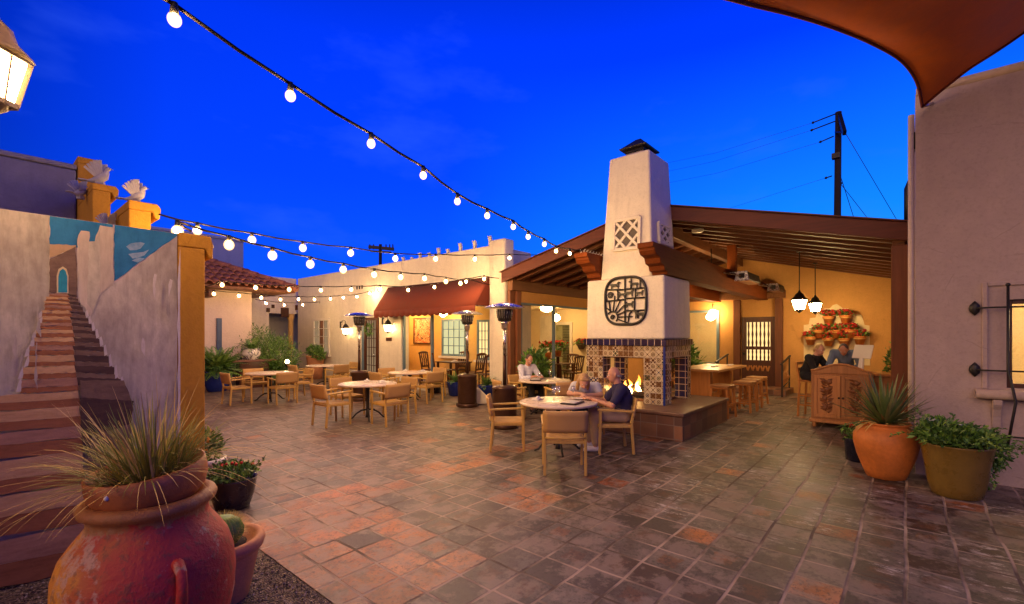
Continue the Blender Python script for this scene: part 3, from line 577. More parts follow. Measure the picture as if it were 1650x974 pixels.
# ---------------------------------------------------------------- tile-roofed house and the passage beyond
TH = thing('tile_roof_house', 'pink stucco house with a curved clay tile roof behind the ochre pier', 'house', (5, 18.5, 0)); O = TH.location
wl = MB(O); wl.box(-3, 6.45, 17.5, 23, 0, 3.25); wl.build('wall', M['pink'], TH, .02, 2)
MB(O).box(5.35, 5.5, 17.44, 17.5, 0, 2.3).build('door', M['bluedoor'], TH, .005); MB(O).box(4.9, 5.1, 16.75, 17.5, 2.95, 3.2).build('beam', M['beam'], TH, .02)
zr = lambda y: 3.36+(y-16.7)*.45
e2 = MB(O); e2.add([(-3,16.72,3.33),(7.62,16.72,3.33),(4.6,19.74,3.33+.45*3.02),(-3,19.74,3.33+.45*3.02),(7.62,22.8,3.33)], [(0,1,2,3),(1,4,2)]); e2.add([(-3,16.72,3.25),(7.62,16.72,3.25),(7.62,16.72,3.33),(-3,16.72,3.33)], [(0,1,2,3)]); e2.add([(7.62,16.72,3.25),(7.62,22.8,3.25),(7.62,22.8,3.33),(7.62,16.72,3.33)], [(0,1,2,3)]); e2.add([(-3,16.72,3.25),(7.62,16.72,3.25),(7.62,22.8,3.25),(-3,22.8,3.25)], [(0,1,2,3)])
e2.build('roof_deck', M['beam'], TH)
rt = MB(O)
for i in range(46):
    x = 7.5-i*.235
    for j in range(8):
        y0 = 16.62+j*.40; y1 = y0+.46
        if x > 7.62-(y0-16.72)+.08: continue
        r0, r1 = .10, .082; seg = 6; j_ = random.uniform(-.012, .012)
        vs = []
        for (yy, rr, dz_) in ((y0, r0, .035), (y1, r1, .0)):
            for k in range(seg+1): t = PI*k/seg; vs.append((x+j_+rr*math.cos(t), yy, zr(yy)+dz_+rr*math.sin(t)*.95))
        rt.add(vs, [(k, k+1, seg+2+k, seg+1+k) for k in range(seg)], True)
for j in range(13):
    t0 = j*.33; p = Vector((7.66-t0, 16.66+t0, zr(16.66+t0)+.07)); q = Vector((7.66-t0-.34, 16.66+t0+.34, zr(16.66+t0+.34)+.06)); rt.tube([p, q], [.12, .10], 10)
ro = rt.build('roof_tiles', M['clay'], TH, recalc=False); ro.modifiers.new('shell', 'SOLIDIFY').thickness = .02
PB = thing('passage_building', 'pale stucco wall with an open passage and white railing beyond the tile roof house', 'building', (8, 20.5, 0)); O = PB.location
w = MB(O); w.box(3, 8.15, 20.3, 20.6, 0, 4.2); w.box(8.15, 9.29, 20.3, 20.6, 2.66, 4.2); w.build('wall', M['white'], PB); w = MB(O); w.box(6, 12, 23, 23.3, 0, 4.1); w.box(6, 12, 20.61, 23, 2.7, 2.8); w.build('passage_shell', M['white'], PB)
MB(O).lathe([(.16, 0), (.16, .2), (.11, .25), (.1, 2.4), (.15, 2.5), (.15, 2.66)], 16, (9.12, 20.45, 0)).build('column', M['yellow'], PB); MB(O).box(8.32, 8.6, 22.94, 22.998, 0, 2.3).build('door', M['yellow'], PB)
rl = MB(O)
for k in range(8): rl.box(8.56+k*.1, 8.59+k*.1, 20.2, 20.23, .05, 1.05)
rl.box(8.5, 9.3, 20.19, 20.24, 1.05, 1.1); rl.box(8.5, 9.3, 20.195, 20.235, .1, .14); rl.build('railing', M['trim'], PB)
for px, py, s_ in ((432, 500, .14), (440, 494, .12), (459, 504, .33), (479, 496, .18)):
    uu, zz = on_v(px, py, 20.28); tag(MB().box(uu-s_*.5, uu+s_*.5, 20.262, 20.298, zz-s_*.62, zz+s_*.62).build('wall_picture', M['dark'], None, .005),
        {432: 'small dark picture lowest at the left over the passage', 440: 'tiny dark picture just under the string lights over the passage', 459: 'largest dark picture centred above the passage opening', 479: 'dark picture at the right corner above the passage'}[px], 'picture', 'dark pictures above the passage')
UB = thing('upper_building', 'plain white stucco upper storey showing above the clay tile roof', 'building', (8, 30, 0)); MB(UB.location).box(-6, 9.9, 28, 34, 0, 6.9).build('wall', M['white'], UB, .03, 2); MB(UB.location).box(3, 9.95, 27.94, 34.05, 6.9, 7.05).build('parapet_cap', M['white'], UB, .02)

# ---------------------------------------------------------------- timber pavilion (gable roof, ridge at v = 4.03)
RM = thing('dining_pavilion', 'open timber pavilion with low gable roof, orange walls and lit dining room', 'pavilion', (12.5, 4, 0)); O = RM.location
RV, RZ, SL = 4.03, 4.41, .248
zt = lambda v_: RZ - SL*abs(v_-RV)          # roof top surface
r = MB(O); th = .06
for s, ve in ((-1, -.06), (1, 8.16)):
    vs = [(9.26, RV, zt(RV)), (16.4, RV, zt(RV)), (16.4, ve, zt(ve)), (9.26, ve, zt(ve))]; r.add(vs+[(a, b_, c_-th) for a, b_, c_ in vs], [(0,1,2,3),(7,6,5,4),(0,4,5,1),(1,5,6,2),(2,6,7,3),(3,7,4,0)])
r.build('roof', M['deck'], RM)
rk = MB(O)
for ve in (-.10, 8.2):
    vs = [(RV, zt(RV)+.03), (ve, zt(ve)+.03), (ve, zt(ve)-.25), (RV, zt(RV)-.25)]; rk.prism(vs, 'x', 9.19, 9.255)
rk.build('rake_board', M['redwood'], RM, .008)
rc = MB(O)
for ve in (-.14, 8.24): rc.prism([(RV, zt(RV)+.055), (ve, zt(ve)+.055), (ve, zt(ve)+.034), (RV, zt(RV)+.034)], 'x', 9.15, 9.32)
rc.build('roof_edge', M['redwood'], RM)
for s in (-1, 1):
    ra = MB(O)
    for k in range(11):
        x = 9.6+k*.62; ve = RV + s*(4.05 if s < 0 else 4.1); a = (RV+s*.06, zt(RV+s*.06)-th-.002); b_ = (ve, zt(ve)-th-.002)
        ra.prism([a, b_, (b_[0], b_[1]-.19), (a[0], a[1]-.19)], 'x', x-.065, x+.065)
    ra.build('rafters', M['rafter'], RM)
MB(O).box(9.3, 16, RV-.09, RV+.09, RZ-.50, RZ-.215).build('ridge_beam', M['beam'], RM, .01)
MB(O).box(9.3, 16, .0, .16, 2.92, 3.19).build('eave_beam', M['beam'], RM, .01); MB(O).box(9.3, 16, 7.9, 8.08, 2.92, 3.19).build('eave_beam', M['beam'], RM, .01)
M['beam2'] = wood('corbelled_beam_timber', (.17, .040, .008), .7, 0, .35, .12)
def corbel_beam(v0, v1, u0):
    z0, z1 = 2.815, 3.31
    pr = [(16, z0), (u0+.62, z0), (u0+.60, z0+.05), (u0+.50, z0+.06), (u0+.46, z0+.14), (u0+.40, z0+.155), (u0+.33, z0+.17), (u0+.28, z0+.26), (u0+.20, z0+.285), (u0+.12, z0+.30), (u0+.06, z0+.36), (u0+.05, z0+.40), (u0, z0+.41), (u0, z1), (16, z1)]
    MB(O).prism(pr, 'y', v0, v1).build('main_beam', M['beam2'], RM, .008)
corbel_beam(3.235, 3.525, 7.47); corbel_beam(4.605, 4.895, 7.60)
for v0 in (3.26, 4.63):
    for x in (12.6,): MB(O).box(x-.08, x+.08, v0, v0+.2, 3.315, zt(v0)-.2).build('strut', M['beam2'], RM)
MB(O).box(9.21, 9.42, -.06, .17, 0, 3.1).build('post', M['post'], RM, .01); MB(O).box(9.3, 9.5, 8.0-.02, 8.09, 0, 2.92).build('post', M['post'], RM, .01)
MB(O).box(9.52, 9.7, 7.92, 8.06, 0, 2.92).build('post', M['post'], RM, .01)
# back wall u = 16 with its openings
bw = MB(O)
bw.box(16, 16.2, -.1, 3.02, 0, 2.95); bw.box(16, 16.2, 3.98, 4.66, 0, 2.95); bw.box(16, 16.2, 3.02, 3.98, 2.30, 2.95); bw.box(16, 16.2, 4.66, 6.5, 0, .8); bw.box(16, 16.2, 4.66, 6.5, 2.56, 2.95); bw.box(16, 16.2, 6.5, 8.0, 0, 2.95)
bw.prism([(-.1, 2.952), (8.0, 2.952), (8.0, zt(8.0)-.07), (RV, RZ-.07), (-.1, zt(-.1)-.07)], 'x', 16, 16.2)
bw.build('back_wall', M['orange'], RM)
for v0 in (2.82, 4.0): MB(O).box(15.86, 15.998, v0, v0+.2, 0, 2.85).build('post', M['post'], RM, .01)
MB(O).box(15.84, 15.996, 2.75, 8.0, 2.86, 3.1).build('wall_beam', M['beam'], RM, .01)
cp = [on_u(px, py, 15.97) for px, py in ((1295,560),(1295,524),(1303,523),(1305,513),(1314,512),(1316,506),(1325,505),(1328,497),(1337,497),(1342,492),(1348,490),(1354,494),(1358,497),(1367,497),(1370,503),(1380,506),(1388,508),(1391,516),(1393,524),(1401,525),(1402,560))]
cp[0] = (cp[0][0], .9); cp[-1] = (cp[-1][0], .9); MB(O).prism(cp, 'x', 15.975, 15.998).build('painted_panel', M['cream'], RM)
# side dining room (v 8 to 13)
dr = MB(O); dr.box(16.0, 16.2, 8.0, 13.2, 0, 2.95); dr.box(10.76, 16, 13.0, 13.2, 0, 2.95); dr.build('room_wall', M['cream'], RM)
dr = MB(O); dr.box(10.76, 16, 8.095, 13, 2.80, 2.9); dr.box(9.72, 10.755, 8.095, 8.39, 2.80, 2.9); dr.build('room_ceiling', M['cream'], RM)
MB(O).box(9.3, 16, 7.96, 8.02, 3.192, zt(8.0)-.08).build('eave_board', M['rafter'], RM); MB(O).box(9.72, 16, 7.93, 8.07, 2.62, 2.915).build('opening_header', M['orange'], RM)
for x in (9.72, 11.28, 13.35): MB(O).box(x, x+.07, 7.96, 8.04, 0, 2.6).build('opening_post', M['bluepaint'], RM, .004)
MB(O).box(9.72, 15.99, 7.95, 8.05, 2.565, 2.617).build('opening_rail', M['bluepaint'], RM)
dd = MB(O); y0, y1 = 10.35, 11.3
dd.box(15.93, 15.998, y0, y0+.12, 0, 2.28); dd.box(15.93, 15.998, y1-.12, y1, 0, 2.28); dd.box(15.93, 15.998, y0+.12, y1-.12, 2.16, 2.28)
do = dd.build('door', M['trim'], RM, .004); g_ = MB(O)
for k in range(7): g_.box(15.95, 15.965, y0+.12+k*.055, y0+.135+k*.055, .2, 2.15)
for k in range(18): g_.box(15.952, 15.967, y0+.12, y0+.47, .2+k*.11, .215+k*.11)
g_.build('grille', M['iron'], do); MB(O).box(15.97, 15.99, y0+.12, y1-.12, .1, 2.16).build('panel', mat('greenish_door_glass', (.25, .25, .14), .3), do)
pr_ = MB(O); v1, z1 = on_u(874, 512, 15.98); v0, z0 = on_u(888, 552, 15.98)
pr_.box(15.96, 15.998, v0-.15, v1+.12, .9, 2.55); pr_.build('niche_panel', M['white'], RM)
# room behind the back window
rb = MB(O); rb.box(18.4, 18.5, 4.3, 8, 0, 2.9); rb.box(16.2, 18.4, 4.2, 4.3, 0, 2.9); rb.box(16.2, 18.4, 7.9, 8, 0, 2.9); rb.box(16.2, 18.4, 4.3, 7.9, 2.85, 2.9); rb.build('rear_room_wall', M['cream'], RM)
wf = MB(O); wf.box(15.95, 16.1, 4.66, 4.74, .8, 2.56); wf.box(15.95, 16.1, 6.42, 6.5, .8, 2.56); wf.box(15.95, 16.1, 4.74, 6.42, 2.50, 2.56); wf.box(15.93, 16.12, 4.74, 6.42, .76, .82); wo = wf.build('window', M['bluepaint'], RM); MB(O).box(16.05, 16.056, 4.74, 6.42, .82, 2.5).build('pane', M['glass'], wo)
# spindled door lit from behind
sdr = MB(O); y0, y1 = 3.03, 3.97
sdr.box(15.95, 16.05, y0, y0+.13, .17, 2.30); sdr.box(15.95, 16.05, y1-.13, y1, .17, 2.30); sdr.box(15.95, 16.05, y0+.13, y1-.13, 2.14, 2.30); sdr.box(15.95, 16.05, y0+.13, y1-.13, 1.28, 1.38); sdr.box(15.95, 16.05, y0+.13, y1-.13, .17, .95)
for k in range(6): sdr.lathe([(.022, .95), (.03, 1.05), (.018, 1.12), (.03, 1.2), (.022, 1.28), (.022, 1.38), (.034, 1.5), (.018, 1.62), (.034, 1.76), (.018, 1.9), (.03, 2.02), (.022, 2.14)], 8, (16, y0+.19+k*.112, 0))
so = sdr.build('door', M['dark'], RM, .004); MB(O).box(16.08, 16.1, y0+.1, y1-.1, .9, 2.2).build('pane', LITW, so); MB(O).ell((15.92, y1-.07, 1.15), .035).build('handle', M['iron'], so)
lf = MB(O)
for k in range(5):
    for s in (-1, 1): lf.bar((15.94, y0+.2+k*.14, .62), (15.94, y0+.2+k*.14+s*.05, .78), .045, .012, (1, 0, 0))
lf.build('carved_leaf', M['pine'], so)
MB(O).box(14.9, 15.998, 2.55, 4.25, .003, .17).build('door_step', M['hearth'], RM, .01)
for v0, lab in ((2.62, 'black iron handrail with leaf panel right of the spindled door'), (4.35, 'black iron handrail with leaf panel left of the spindled door')):
    h = thing('handrail', lab, 'handrail', (15, v0, 0), 0, 'iron handrails at the spindled door step'); t = MB()
    for x in (-.3, .75): t.box(x-.018, x+.018, -.018, .018, 0 if x < 0 else .17, .95 if x < 0 else 1.1)
    t.bar((-.45, 0, .92), (.85, 0, 1.12), .05, .03); t.bar((-.3, 0, .25), (.75, 0, .38), .025, .02); t.build('rail', M['iron'], h)
    q = MB()
    for k in range(9): q.leaf((-.2+k*.1, 0, .35+.04*(k % 3)), (random.uniform(-.5, .5), 0, 1), .3, .12)
    qo = q.build('leaf_panel', M['carved'], h); qo.modifiers.new('t', 'SOLIDIFY').thickness = .01
fx = MB(O); fx.lathe([(.11, 3.93), (.12, 3.95), (.12, 3.99)], 18, (10.0, 3.35, -.02)); fx.build('ceiling_disc', M['trim'], RM)
# lamps in the pavilion
for k, (px, Y, lab) in enumerate(((1288, 10.5, 'hanging lantern nearer the courtyard, left of the pair over the host stand'), (1313.5, 12.2, 'hanging lantern farther back, right of the pair over the host stand'))):
    a = spot(px, Y); zb = zat(507, Y) if k == 0 else zat(509, Y); s_ = 1.12; zc = zt(a[1])-.22; s_ = 1.0; zb += .03; lantern('pendant_lantern', lab, 'lantern', (a[0], a[1], zb), .3, s_, 'iron', None, PEND, zc-(zb+.51*s_), 'hanging lanterns over the host stand', 6)
def globe(name, label, loc, s=.13, group=None, kind='ceiling lamp', chain=.2):
    g = thing(name, label, kind, loc, 0, group); MB().lathe([(s*.2, -.10), (s, -.02), (s*1.05, .05), (s*.8, .13), (s*.3, .17)], 18).build('shade', ROOM, g)
    MB().cyl((0, 0, .17), (0, 0, .17+chain), .015, n=8).build('stem', M['iron'], g); return g
a = spot(881, 15.5); globe('room_lamp', 'glowing ceiling lamp inside the side dining room', (a[0], a[1], zat(497, 15.5)-.03), .2, 'lamps inside the dining rooms', chain=.1)
globe('room_lamp', 'second glowing lamp deeper inside the side dining room by the door', (14.6, 10.2, 2.36), .14, 'lamps inside the dining rooms', chain=.26)
globe('room_lamp', 'glowing wall lamp by the blue post right of the fireplace', (15.7, 4.78, zat(508, 15.2)), .13, 'lamps inside the dining rooms', chain=.2)
globe('room_lamp', 'glowing lamp in the rear room behind the window right of the fireplace', (17.2, 5.3, 2.35), .15, 'lamps inside the dining rooms', chain=.33)
globe('added_porch_lamp', 'added lamp hidden by the awning above the porch dining table', (9.95, 11.4, 2.42), .14, chain=.15); globe('added_porch_lamp', 'added lamp hidden by the awning near the painting', (9.98, 13.5, 2.42), .12, chain=.15)  # porch lamps are added to brighten the yellow wall; awning hides them
tag(bpy.data.objects['added_porch_lamp'], group='added porch lamps hidden by the awning'); tag(bpy.data.objects['added_porch_lamp.001'], group='added porch lamps hidden by the awning')
globe('pavilion_lamp', 'pavilion ceiling lamp above the bar table', (12.2, 3.75, 3.0), .11, chain=.75)
for k, (px0, Y, lab) in enumerate(((1190, 10.9, 'nearer infrared patio heater on the pavilion beam'), (1247, 13.4, 'farther infrared patio heater on the pavilion beam'))):
    h = thing('infrared_heater', lab, 'heater', (spot(px0, Y)[0], 2.92, 3.02), 0, 'infrared heaters on the pavilion beam'); t = MB(); t.prism([(-.16, 0), (.16, 0), (.11, .2), (-.11, .2)], 'x', 0, 1.15); t.build('housing', M['cap'], h, .01)
    e_ = MB(); e_.prism([(-.165, -.012), (.165, -.012), (.115, .21), (-.115, .21)], 'x', -.03, 0); e_.build('end_plate', M['steel'], h, .004); MB().box(-.035, -.031, -.06, .06, .05, .16).build('vent', M['iron'], h); MB().box(.06, 1.1, -.12, .12, -.012, -.003).build('element', mat('heater_mesh', (.35, .16, .08), .5), h)
    b2 = MB(); b2.bar((.2, .05, .2), (.2, .31, .22), .03, .03); b2.bar((.95, .05, .2), (.95, .31, .22), .03, .03); b2.bar((-.35, .31, .16), (0, .0, .1), .02, .02); b2.build('bracket', M['steel'], h)
# ---------------------------------------------------------------- fireplace
FP = thing('outdoor_fireplace', 'white stucco chimney fireplace with patterned tile surround, blue tile band and burning fire', 'fireplace', (8.67, 4.07, 0)); O = FP.location
h = MB(O); h.box(7.44, 9.9, 2.73, 5.45, 0, .405); h.build('hearth', M['hearth'], FP, .01); MB(O).box(7.41, 9.93, 2.70, 5.48, .407, .467).build('hearth_cap', M['hearth2'] if 'hearth2' in M else mat('hearth_slab', (.17, .085, .055), .45, .3, 6, .3, 30), FP, .015, 2)
s = MB(O); piers = ((8.02, 8.33, 3.26, 3.66), (8.02, 8.33, 4.50, 4.87), (9.17, 9.33, 3.26, 3.52), (9.17, 9.33, 4.61, 4.87))
for a in piers: s.box(*a, .469, 1.31)
s.box(8.02, 8.33, 3.26, 4.87, 1.312, 1.53); s.box(8.332, 9.168, 3.26, 3.5, 1.312, 1.53); s.box(8.332, 9.168, 4.63, 4.87, 1.312, 1.53); s.box(9.17, 9.33, 3.26, 4.87, 1.312, 1.53)
s.build('tile_surround', M['tala'], FP, .004)
for a in ((9.163, 9.169, 3.27, 3.515), (9.163, 9.169, 4.615, 4.86), (8.04, 8.32, 3.661, 3.668), (8.04, 8.32, 4.492, 4.499), (8.55, 8.75, 4.78, 4.86)): MB(O).box(*a, .48, 1.31).build('blue_tile_lining', M['navy'], FP)
c_ = MB(O)
c_.box(8.012, 8.04, 3.25, 3.29, .469, 1.53); c_.build('corner_tile', M['blueglaze'], FP, .003)
bd = MB(O); bd.box(7.985, 9.365, 3.225, 4.905, 1.532, 1.65); bd.build('tile_band', M['navy'], FP, .006)
fb = MB(O); fb.box(8.33, 9.16, 3.51, 4.62, .469, .5); fb.box(8.335, 9.165, 3.505, 4.62, 1.28, 1.31); fb.build('firebox', M['firebrick'], FP)
cm = MB(O)
def frustum(o, a, z0, b, z1):
    v = [(a[0],a[2],z0),(a[1],a[2],z0),(a[1],a[3],z0),(a[0],a[3],z0),(b[0],b[2],z1),(b[1],b[2],z1),(b[1],b[3],z1),(b[0],b[3],z1)]
    o.add(v, [(3,2,1,0),(4,5,6,7),(0,1,5,4),(1,2,6,5),(2,3,7,6),(3,0,4,7)], False)
frustum(cm, (8.02, 9.33, 3.26, 4.87), 1.652, (8.03, 9.32, 3.275, 4.855), 2.81)
cm.build('chimney_breast', M['chim'], FP, .04, 3)
cu = MB(O); frustum(cu, (8.11, 9.28, 3.53, 4.60), 2.80, (8.25, 9.20, 3.652, 4.478), 5.22); cuo = cu.build('chimney_stack', M['chim'], FP, .04, 3)
cp = MB(O); cp.box(8.50, 8.95, 3.88, 4.25, 5.215, 5.34); cp.build('flue_collar', M['grout'], FP, .01)
k = MB(O); frustum(k, (8.40, 9.05, 3.79, 4.34), 5.40, (8.39, 9.06, 3.78, 4.35), 5.43); frustum(k, (8.41, 9.04, 3.80, 4.33), 5.432, (8.66, 8.79, 4.01, 4.12), 5.64); k.box(8.48, 8.97, 3.86, 4.27, 5.342, 5.398); k.build('chimney_cap', M['cap'], FP, .006)
# lattice vents, set proud on the stack faces
def lattice(front):
    d = MB(O); b = MB(O)
    if front:
        v1, z1 = on_u(990, 357, 8.15); v0, z0 = on_u(1031, 399, 8.15); x = lambda z: 8.11+.14*(z-2.80)/2.42
        xa, xb = x(z0), x(z1); P = lambda v, z, o_=0: (x(z)-.006-o_, v, z)
    else:
        v0, z1 = on_v(1061, 359, 3.56); v1, z0 = on_v(1079, 397, 3.56); y = lambda z: 3.53+.122*(z-2.80)/2.42
        P = lambda v, z, o_=0: (v, y(z)-.006-o_, z)
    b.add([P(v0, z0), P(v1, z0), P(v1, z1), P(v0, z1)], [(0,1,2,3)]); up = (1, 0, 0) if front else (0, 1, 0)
    e = .02
    for a, c in (((v0,z0),(v1,z0)), ((v1,z0),(v1,z1)), ((v1,z1),(v0,z1)), ((v0,z1),(v0,z0))): d.bar(P(*a, .02), P(*c, .02), .06, .05, up)
    vm, zm = (v0+v1)/2, (z0+z1)/2
    for a, c in (((v0,zm),(vm,z1)), ((vm,z0),(v1,zm)), ((v0,zm),(vm,z0)), ((vm,z1),(v1,zm)), ((v0,z0),(v1,z1)), ((v0,z1),(v1,z0))): d.bar(P(*a, .015), P(*c, .017), .05, .035, up)
    b.build('vent_shade_sheet', mat('vent_shadow', (.12, .10, .085), .9), FP); d.build('lattice', M['chim'], FP, .004)  # flat dark sheet stands in for the shade behind the lattice
lattice(True); lattice(False)
# logs, grate and flames
lg = MB(O)
for a, b_, r in (((8.5, 3.65, .56), (8.62, 4.5, .55), .055), ((8.8, 3.75, .56), (8.7, 4.6, .57), .06), ((8.55, 3.8, .66), (8.8, 4.4, .68), .05), ((8.7, 3.7, .67), (8.55, 4.25, .7), .04)): lg.tube([a, ((a[0]+b_[0])/2+.02, (a[1]+b_[1])/2, (a[2]+b_[2])/2+.015), b_], [r, r*1.1, r*.9], 9)
lg.build('log', mat('charred_log', (.05, .028, .018), .95, .5, 12, .8, 25), FP)
gr = MB(O)
for x in (8.45, 8.6, 8.75, 8.9): gr.box(x-.01, x+.01, 3.6, 4.6, .5, .52)
gr.build('grate', M['iron'], FP)
def flame(c, hgt, r, m, nm='flame'):
    f_ = MB(O); ph = random.random()*6; pts = []; rs = []
    for i in range(9):
        t = i/8; pts.append((c[0]+.035*math.sin(ph+t*4)*t, c[1]+.05*math.sin(ph*2+t*5)*t, c[2]+hgt*t)); rs.append(max(.003, r*math.sin(PI*min(1, (t*.8+.16)))**.8*(1-t**3*.75)))
    f_.tube(pts, rs, 8); f_.build(nm, m, FP)
for c, hh, r in (((8.7, 3.78, .55), .46, .075), ((8.58, 4.26, .55), .34, .06), ((8.6, 4.02, .55), .50, .075), ((8.55, 4.16, .55), .38, .06), ((8.66, 3.88, .55), .42, .06), ((8.6, 4.72, .53), .44, .06), ((8.6, 4.6, .53), .26, .045), ((8.62, 4.34, .55), .24, .05)):
    flame(c, hh*.52, r*.72, FIRE); flame((c[0]+.05, c[1]+.05, c[2]), hh*.78, r*.85, FIRE2)
# round wrought-iron medallion on the breast
vm, zm = on_u(1007, 485, 8.0); MD = thing('iron_medallion', 'rounded square wrought iron medallion of sun rays, animals and scrolls on the chimney breast', 'wall ornament', (8.0, vm, zm-.45)); R = .42
t = MB(); sq = lambda a, k=1.: (0, -R*k*math.copysign(abs(math.cos(a))**.62, math.cos(a)), .45+R*1.06*k*math.copysign(abs(math.sin(a))**.62, math.sin(a)))
t.tube([sq(2*PI*i/48) for i in range(48)], .026, 6, close=True); t.build('rim', M['iron'], MD)
t = MB(); L = lambda pts, r=.015: t.tube([(0, -x*R, .45+y*R) for x, y in pts], r, 5)
L([(0,.98),(0,-.98)], .016); L([(-.95,.02),(.0,.06)]); L([(.0,.1),(.96,.1)]); L([(0,.52),(.9,.52)]); L([(-.88,.55),(0,.5)]); L([(.5,.1),(.5,.52)]); L([(0,-.45),(.92,-.45)]); L([(.45,.1),(.45,-.45)]); L([(.3,.52),(.3,.98)]); L([(-.35,.52),(-.35,.05)]); L([(.62,-.45),(.62,-.8)]); L([(.72,.52),(.72,.9)])
for k in range(6): a = -.35+k*.36; L([(-.62+.28*math.cos(a), -.72+.28*math.sin(a)), (-.62+(.85+.12*(k % 2))*math.cos(a), -.72+(.85+.12*(k % 2))*math.sin(a))], .013)
L([(-.62+.26*math.cos(.2*k), -.72+.26*math.sin(.2*k)) for k in range(-4, 14)], .016)
for cx_, cy_, r0 in ((-.72, .28, .16), (-.62, -.72, .12)): L([(cx_+r0*(1-k/22)*math.cos(k*.75), cy_+r0*(1-k/22)*math.sin(k*.75)) for k in range(20)], .010)
L([(-.8,.02),(-.72,-.5)]); L([(-.9,-.3),(-.7,-.45)]); L([(.15,-.95),(.2,-.6),(.32,-.5)]); L([(-.95,.3),(-.9,.0)])
def beast(x, y, s, flip=1):
    q = [(-.5,.12),(-.42,.22),(.2,.24),(.34,.42),(.52,.40),(.54,.30),(.40,.24),(.36,.05),(.38,-.3),(.30,-.3),(.24,-.02),(-.24,-.02),(-.30,-.3),(-.38,-.3),(-.38,.04)]
    t.prism([(-(x+a*s*flip)*R, .45+(y+b*s)*R) for a, b in q], 'x', -.009, .009)
beast(-.5, .68, .5); beast(.42, .68, .45, -1); beast(.2, .3, .42); beast(.68, -.66, .5, -1); beast(.7, .28, .36); beast(-.15, .26, .36, -1); beast(.22, -.2, .4)
t.build('figure_bars', M['iron'], MD)

# ---------------------------------------------------------------- mauve building on the right (u = 7.69)
RB = thing('mauve_building', 'mauve stucco building with a barred window on the right of the courtyard', 'building', (8.5, -4, 0)); O = RB.location
v1, z1 = on_u(1622, 483, 7.69); z0 = 1.12; v0 = v1-1.15
w = MB(O); w.box(7.69, 8.0, v1, -.095, 0, 4.74); w.box(7.69, 8.0, -9, v0, 0, 4.74); w.box(7.69, 8.0, v0, v1, 0, z0); w.box(7.69, 8.0, v0, v1, z1, 4.74); w.box(8.0, 17, -.35, -.10, 0, 4.7)
w.build('wall', M['mauve'], RB); MB(O).cyl((7.72, -.055, .1), (7.72, -.055, 4.5), .032, n=10).build('downpipe', M['pink'], RB); w = MB(O); w.tube([(7.70, v, 4.76) for v in (-9, -.10)], .05, 10); w.box(7.70, 8.0, -9, -.1, 4.741, 4.80); w.build('parapet_cap', M['mauve'], RB); MB(O).box(8.0, 16.5, -9, -.36, 4.3, 4.36).build('roof', M['roofing'], RB)
fr = MB(O); va = v1+.20; vb = v0-.2; zt_, zs = 2.34, 1.10
for a in ((va-.05, va, zs, zt_), (vb, vb+.05, zs, zt_), (vb+.05, va-.05, zt_-.05, zt_)): fr.box(7.665, 7.689, *a)
fr.build('window_surround', M['mauve'], RB, .008)
wf = MB(O); wf.box(7.74, 7.80, v1-.05, v1, z0, z1); wf.box(7.74, 7.80, v0, v0+.05, z0, z1); wf.box(7.741, 7.80, v0+.05, v1-.05, z1-.05, z1); wf.box(7.741, 7.80, v0+.05, v1-.05, z0, z0+.05); wf.box(7.75, 7.79, (v0+v1)/2-.02, (v0+v1)/2+.02, z0+.05, z1-.05)
wo = wf.build('window', M['dark'], RB, .004); MB(O).box(7.765, 7.77, v0+.05, v1-.05, z0+.05, z1-.05).build('pane', M['glass'], wo)
sl = MB(O); sl.tube([(7.60, v, 1.045) for v in (vb-.04, va+.06)], .055, 12); sl.box(7.60, 7.70, vb-.04, va+.06, .99, 1.10); so = sl.build('window_sill', M['mauve'], RB, .006)
for y in (va-.12, vb+.02): br = MB(O); br.prism([(7.69, .985), (7.57, .985), (7.58, .93), (7.62, .87), (7.655, .78), (7.67, .66), (7.69, .64)], 'y', y-.04, y+.04); br.build('sill_bracket', M['mauve'], RB, .008)
g = MB(O)
for z in (2.04, 1.32, .585):
    g.tube([(7.69, va+.06, z), (7.59, va+.02, z), (7.56, va-.05, z), (7.56, vb-.1, z)], .011, 6); g.lathe([(.004, -.085), (.042, -.04), (.052, 0), (.042, .04), (.004, .085)], 8, (7.665, va+.06, z), sx=.5)
for v_ in (v1+.005, v1-.33, v1-.66, v1-.99):
    g.tube([(7.55, v_, 2.28), (7.55, v_, 1.32), (7.53, v_-.02, 1.22), (7.47, v_-.05, .98), (7.50, v_-.02, .72), (7.555, v_, .5)], .013, 6); g.ell((7.55, v_, 2.29), .022, 8, 6)
g.build('window_grille', M['iron'], RB)
rm = MB(O); rm.box(10.2, 10.3, -4.5, -.36, 0, 3); rm.box(8.0, 10.2, -.37, -.36, 0, 3); rm.box(8.0, 10.2, -4.5, -4.4, 0, 3); rm.box(8.0, 10.2, -4.4, -.37, 2.9, 2.95); rm.build('room_wall', M['cream'], RB)
MB(O).box(8.0, 10.2, -4.4, -.37, .003, .03).build('room_floor', M['hearth'], RB)
globe('room_lamp', 'room lamp inside the barred window of the mauve building', (9.0, -1.9, 2.45), .24, 'lamps inside the dining rooms', chain=.25)
vp = thing('vent_pipe', 'dark gooseneck vent pipe rising over the pavilion roof beside the mauve wall', 'pipe', (9.7, -.02, 3.3)); a = zat(293, 7.4)-3.3
MB().tube([(0, 0, 0), (0, 0, a-.12), (.0, -.03, a-.03), (0, -.12, a), (0, -.42, a)], .04, 10).build('pipe', M['cap'], vp)
tag(MB().box(7.70, 7.86, -.094, -.03, zat(240, 5.8), zat(240, 5.8)+.22).build('junction_box', M['cap'], None, .01), 'small dark utility box on the corner of the mauve wall', 'box')
pt = spot(1418, 14)
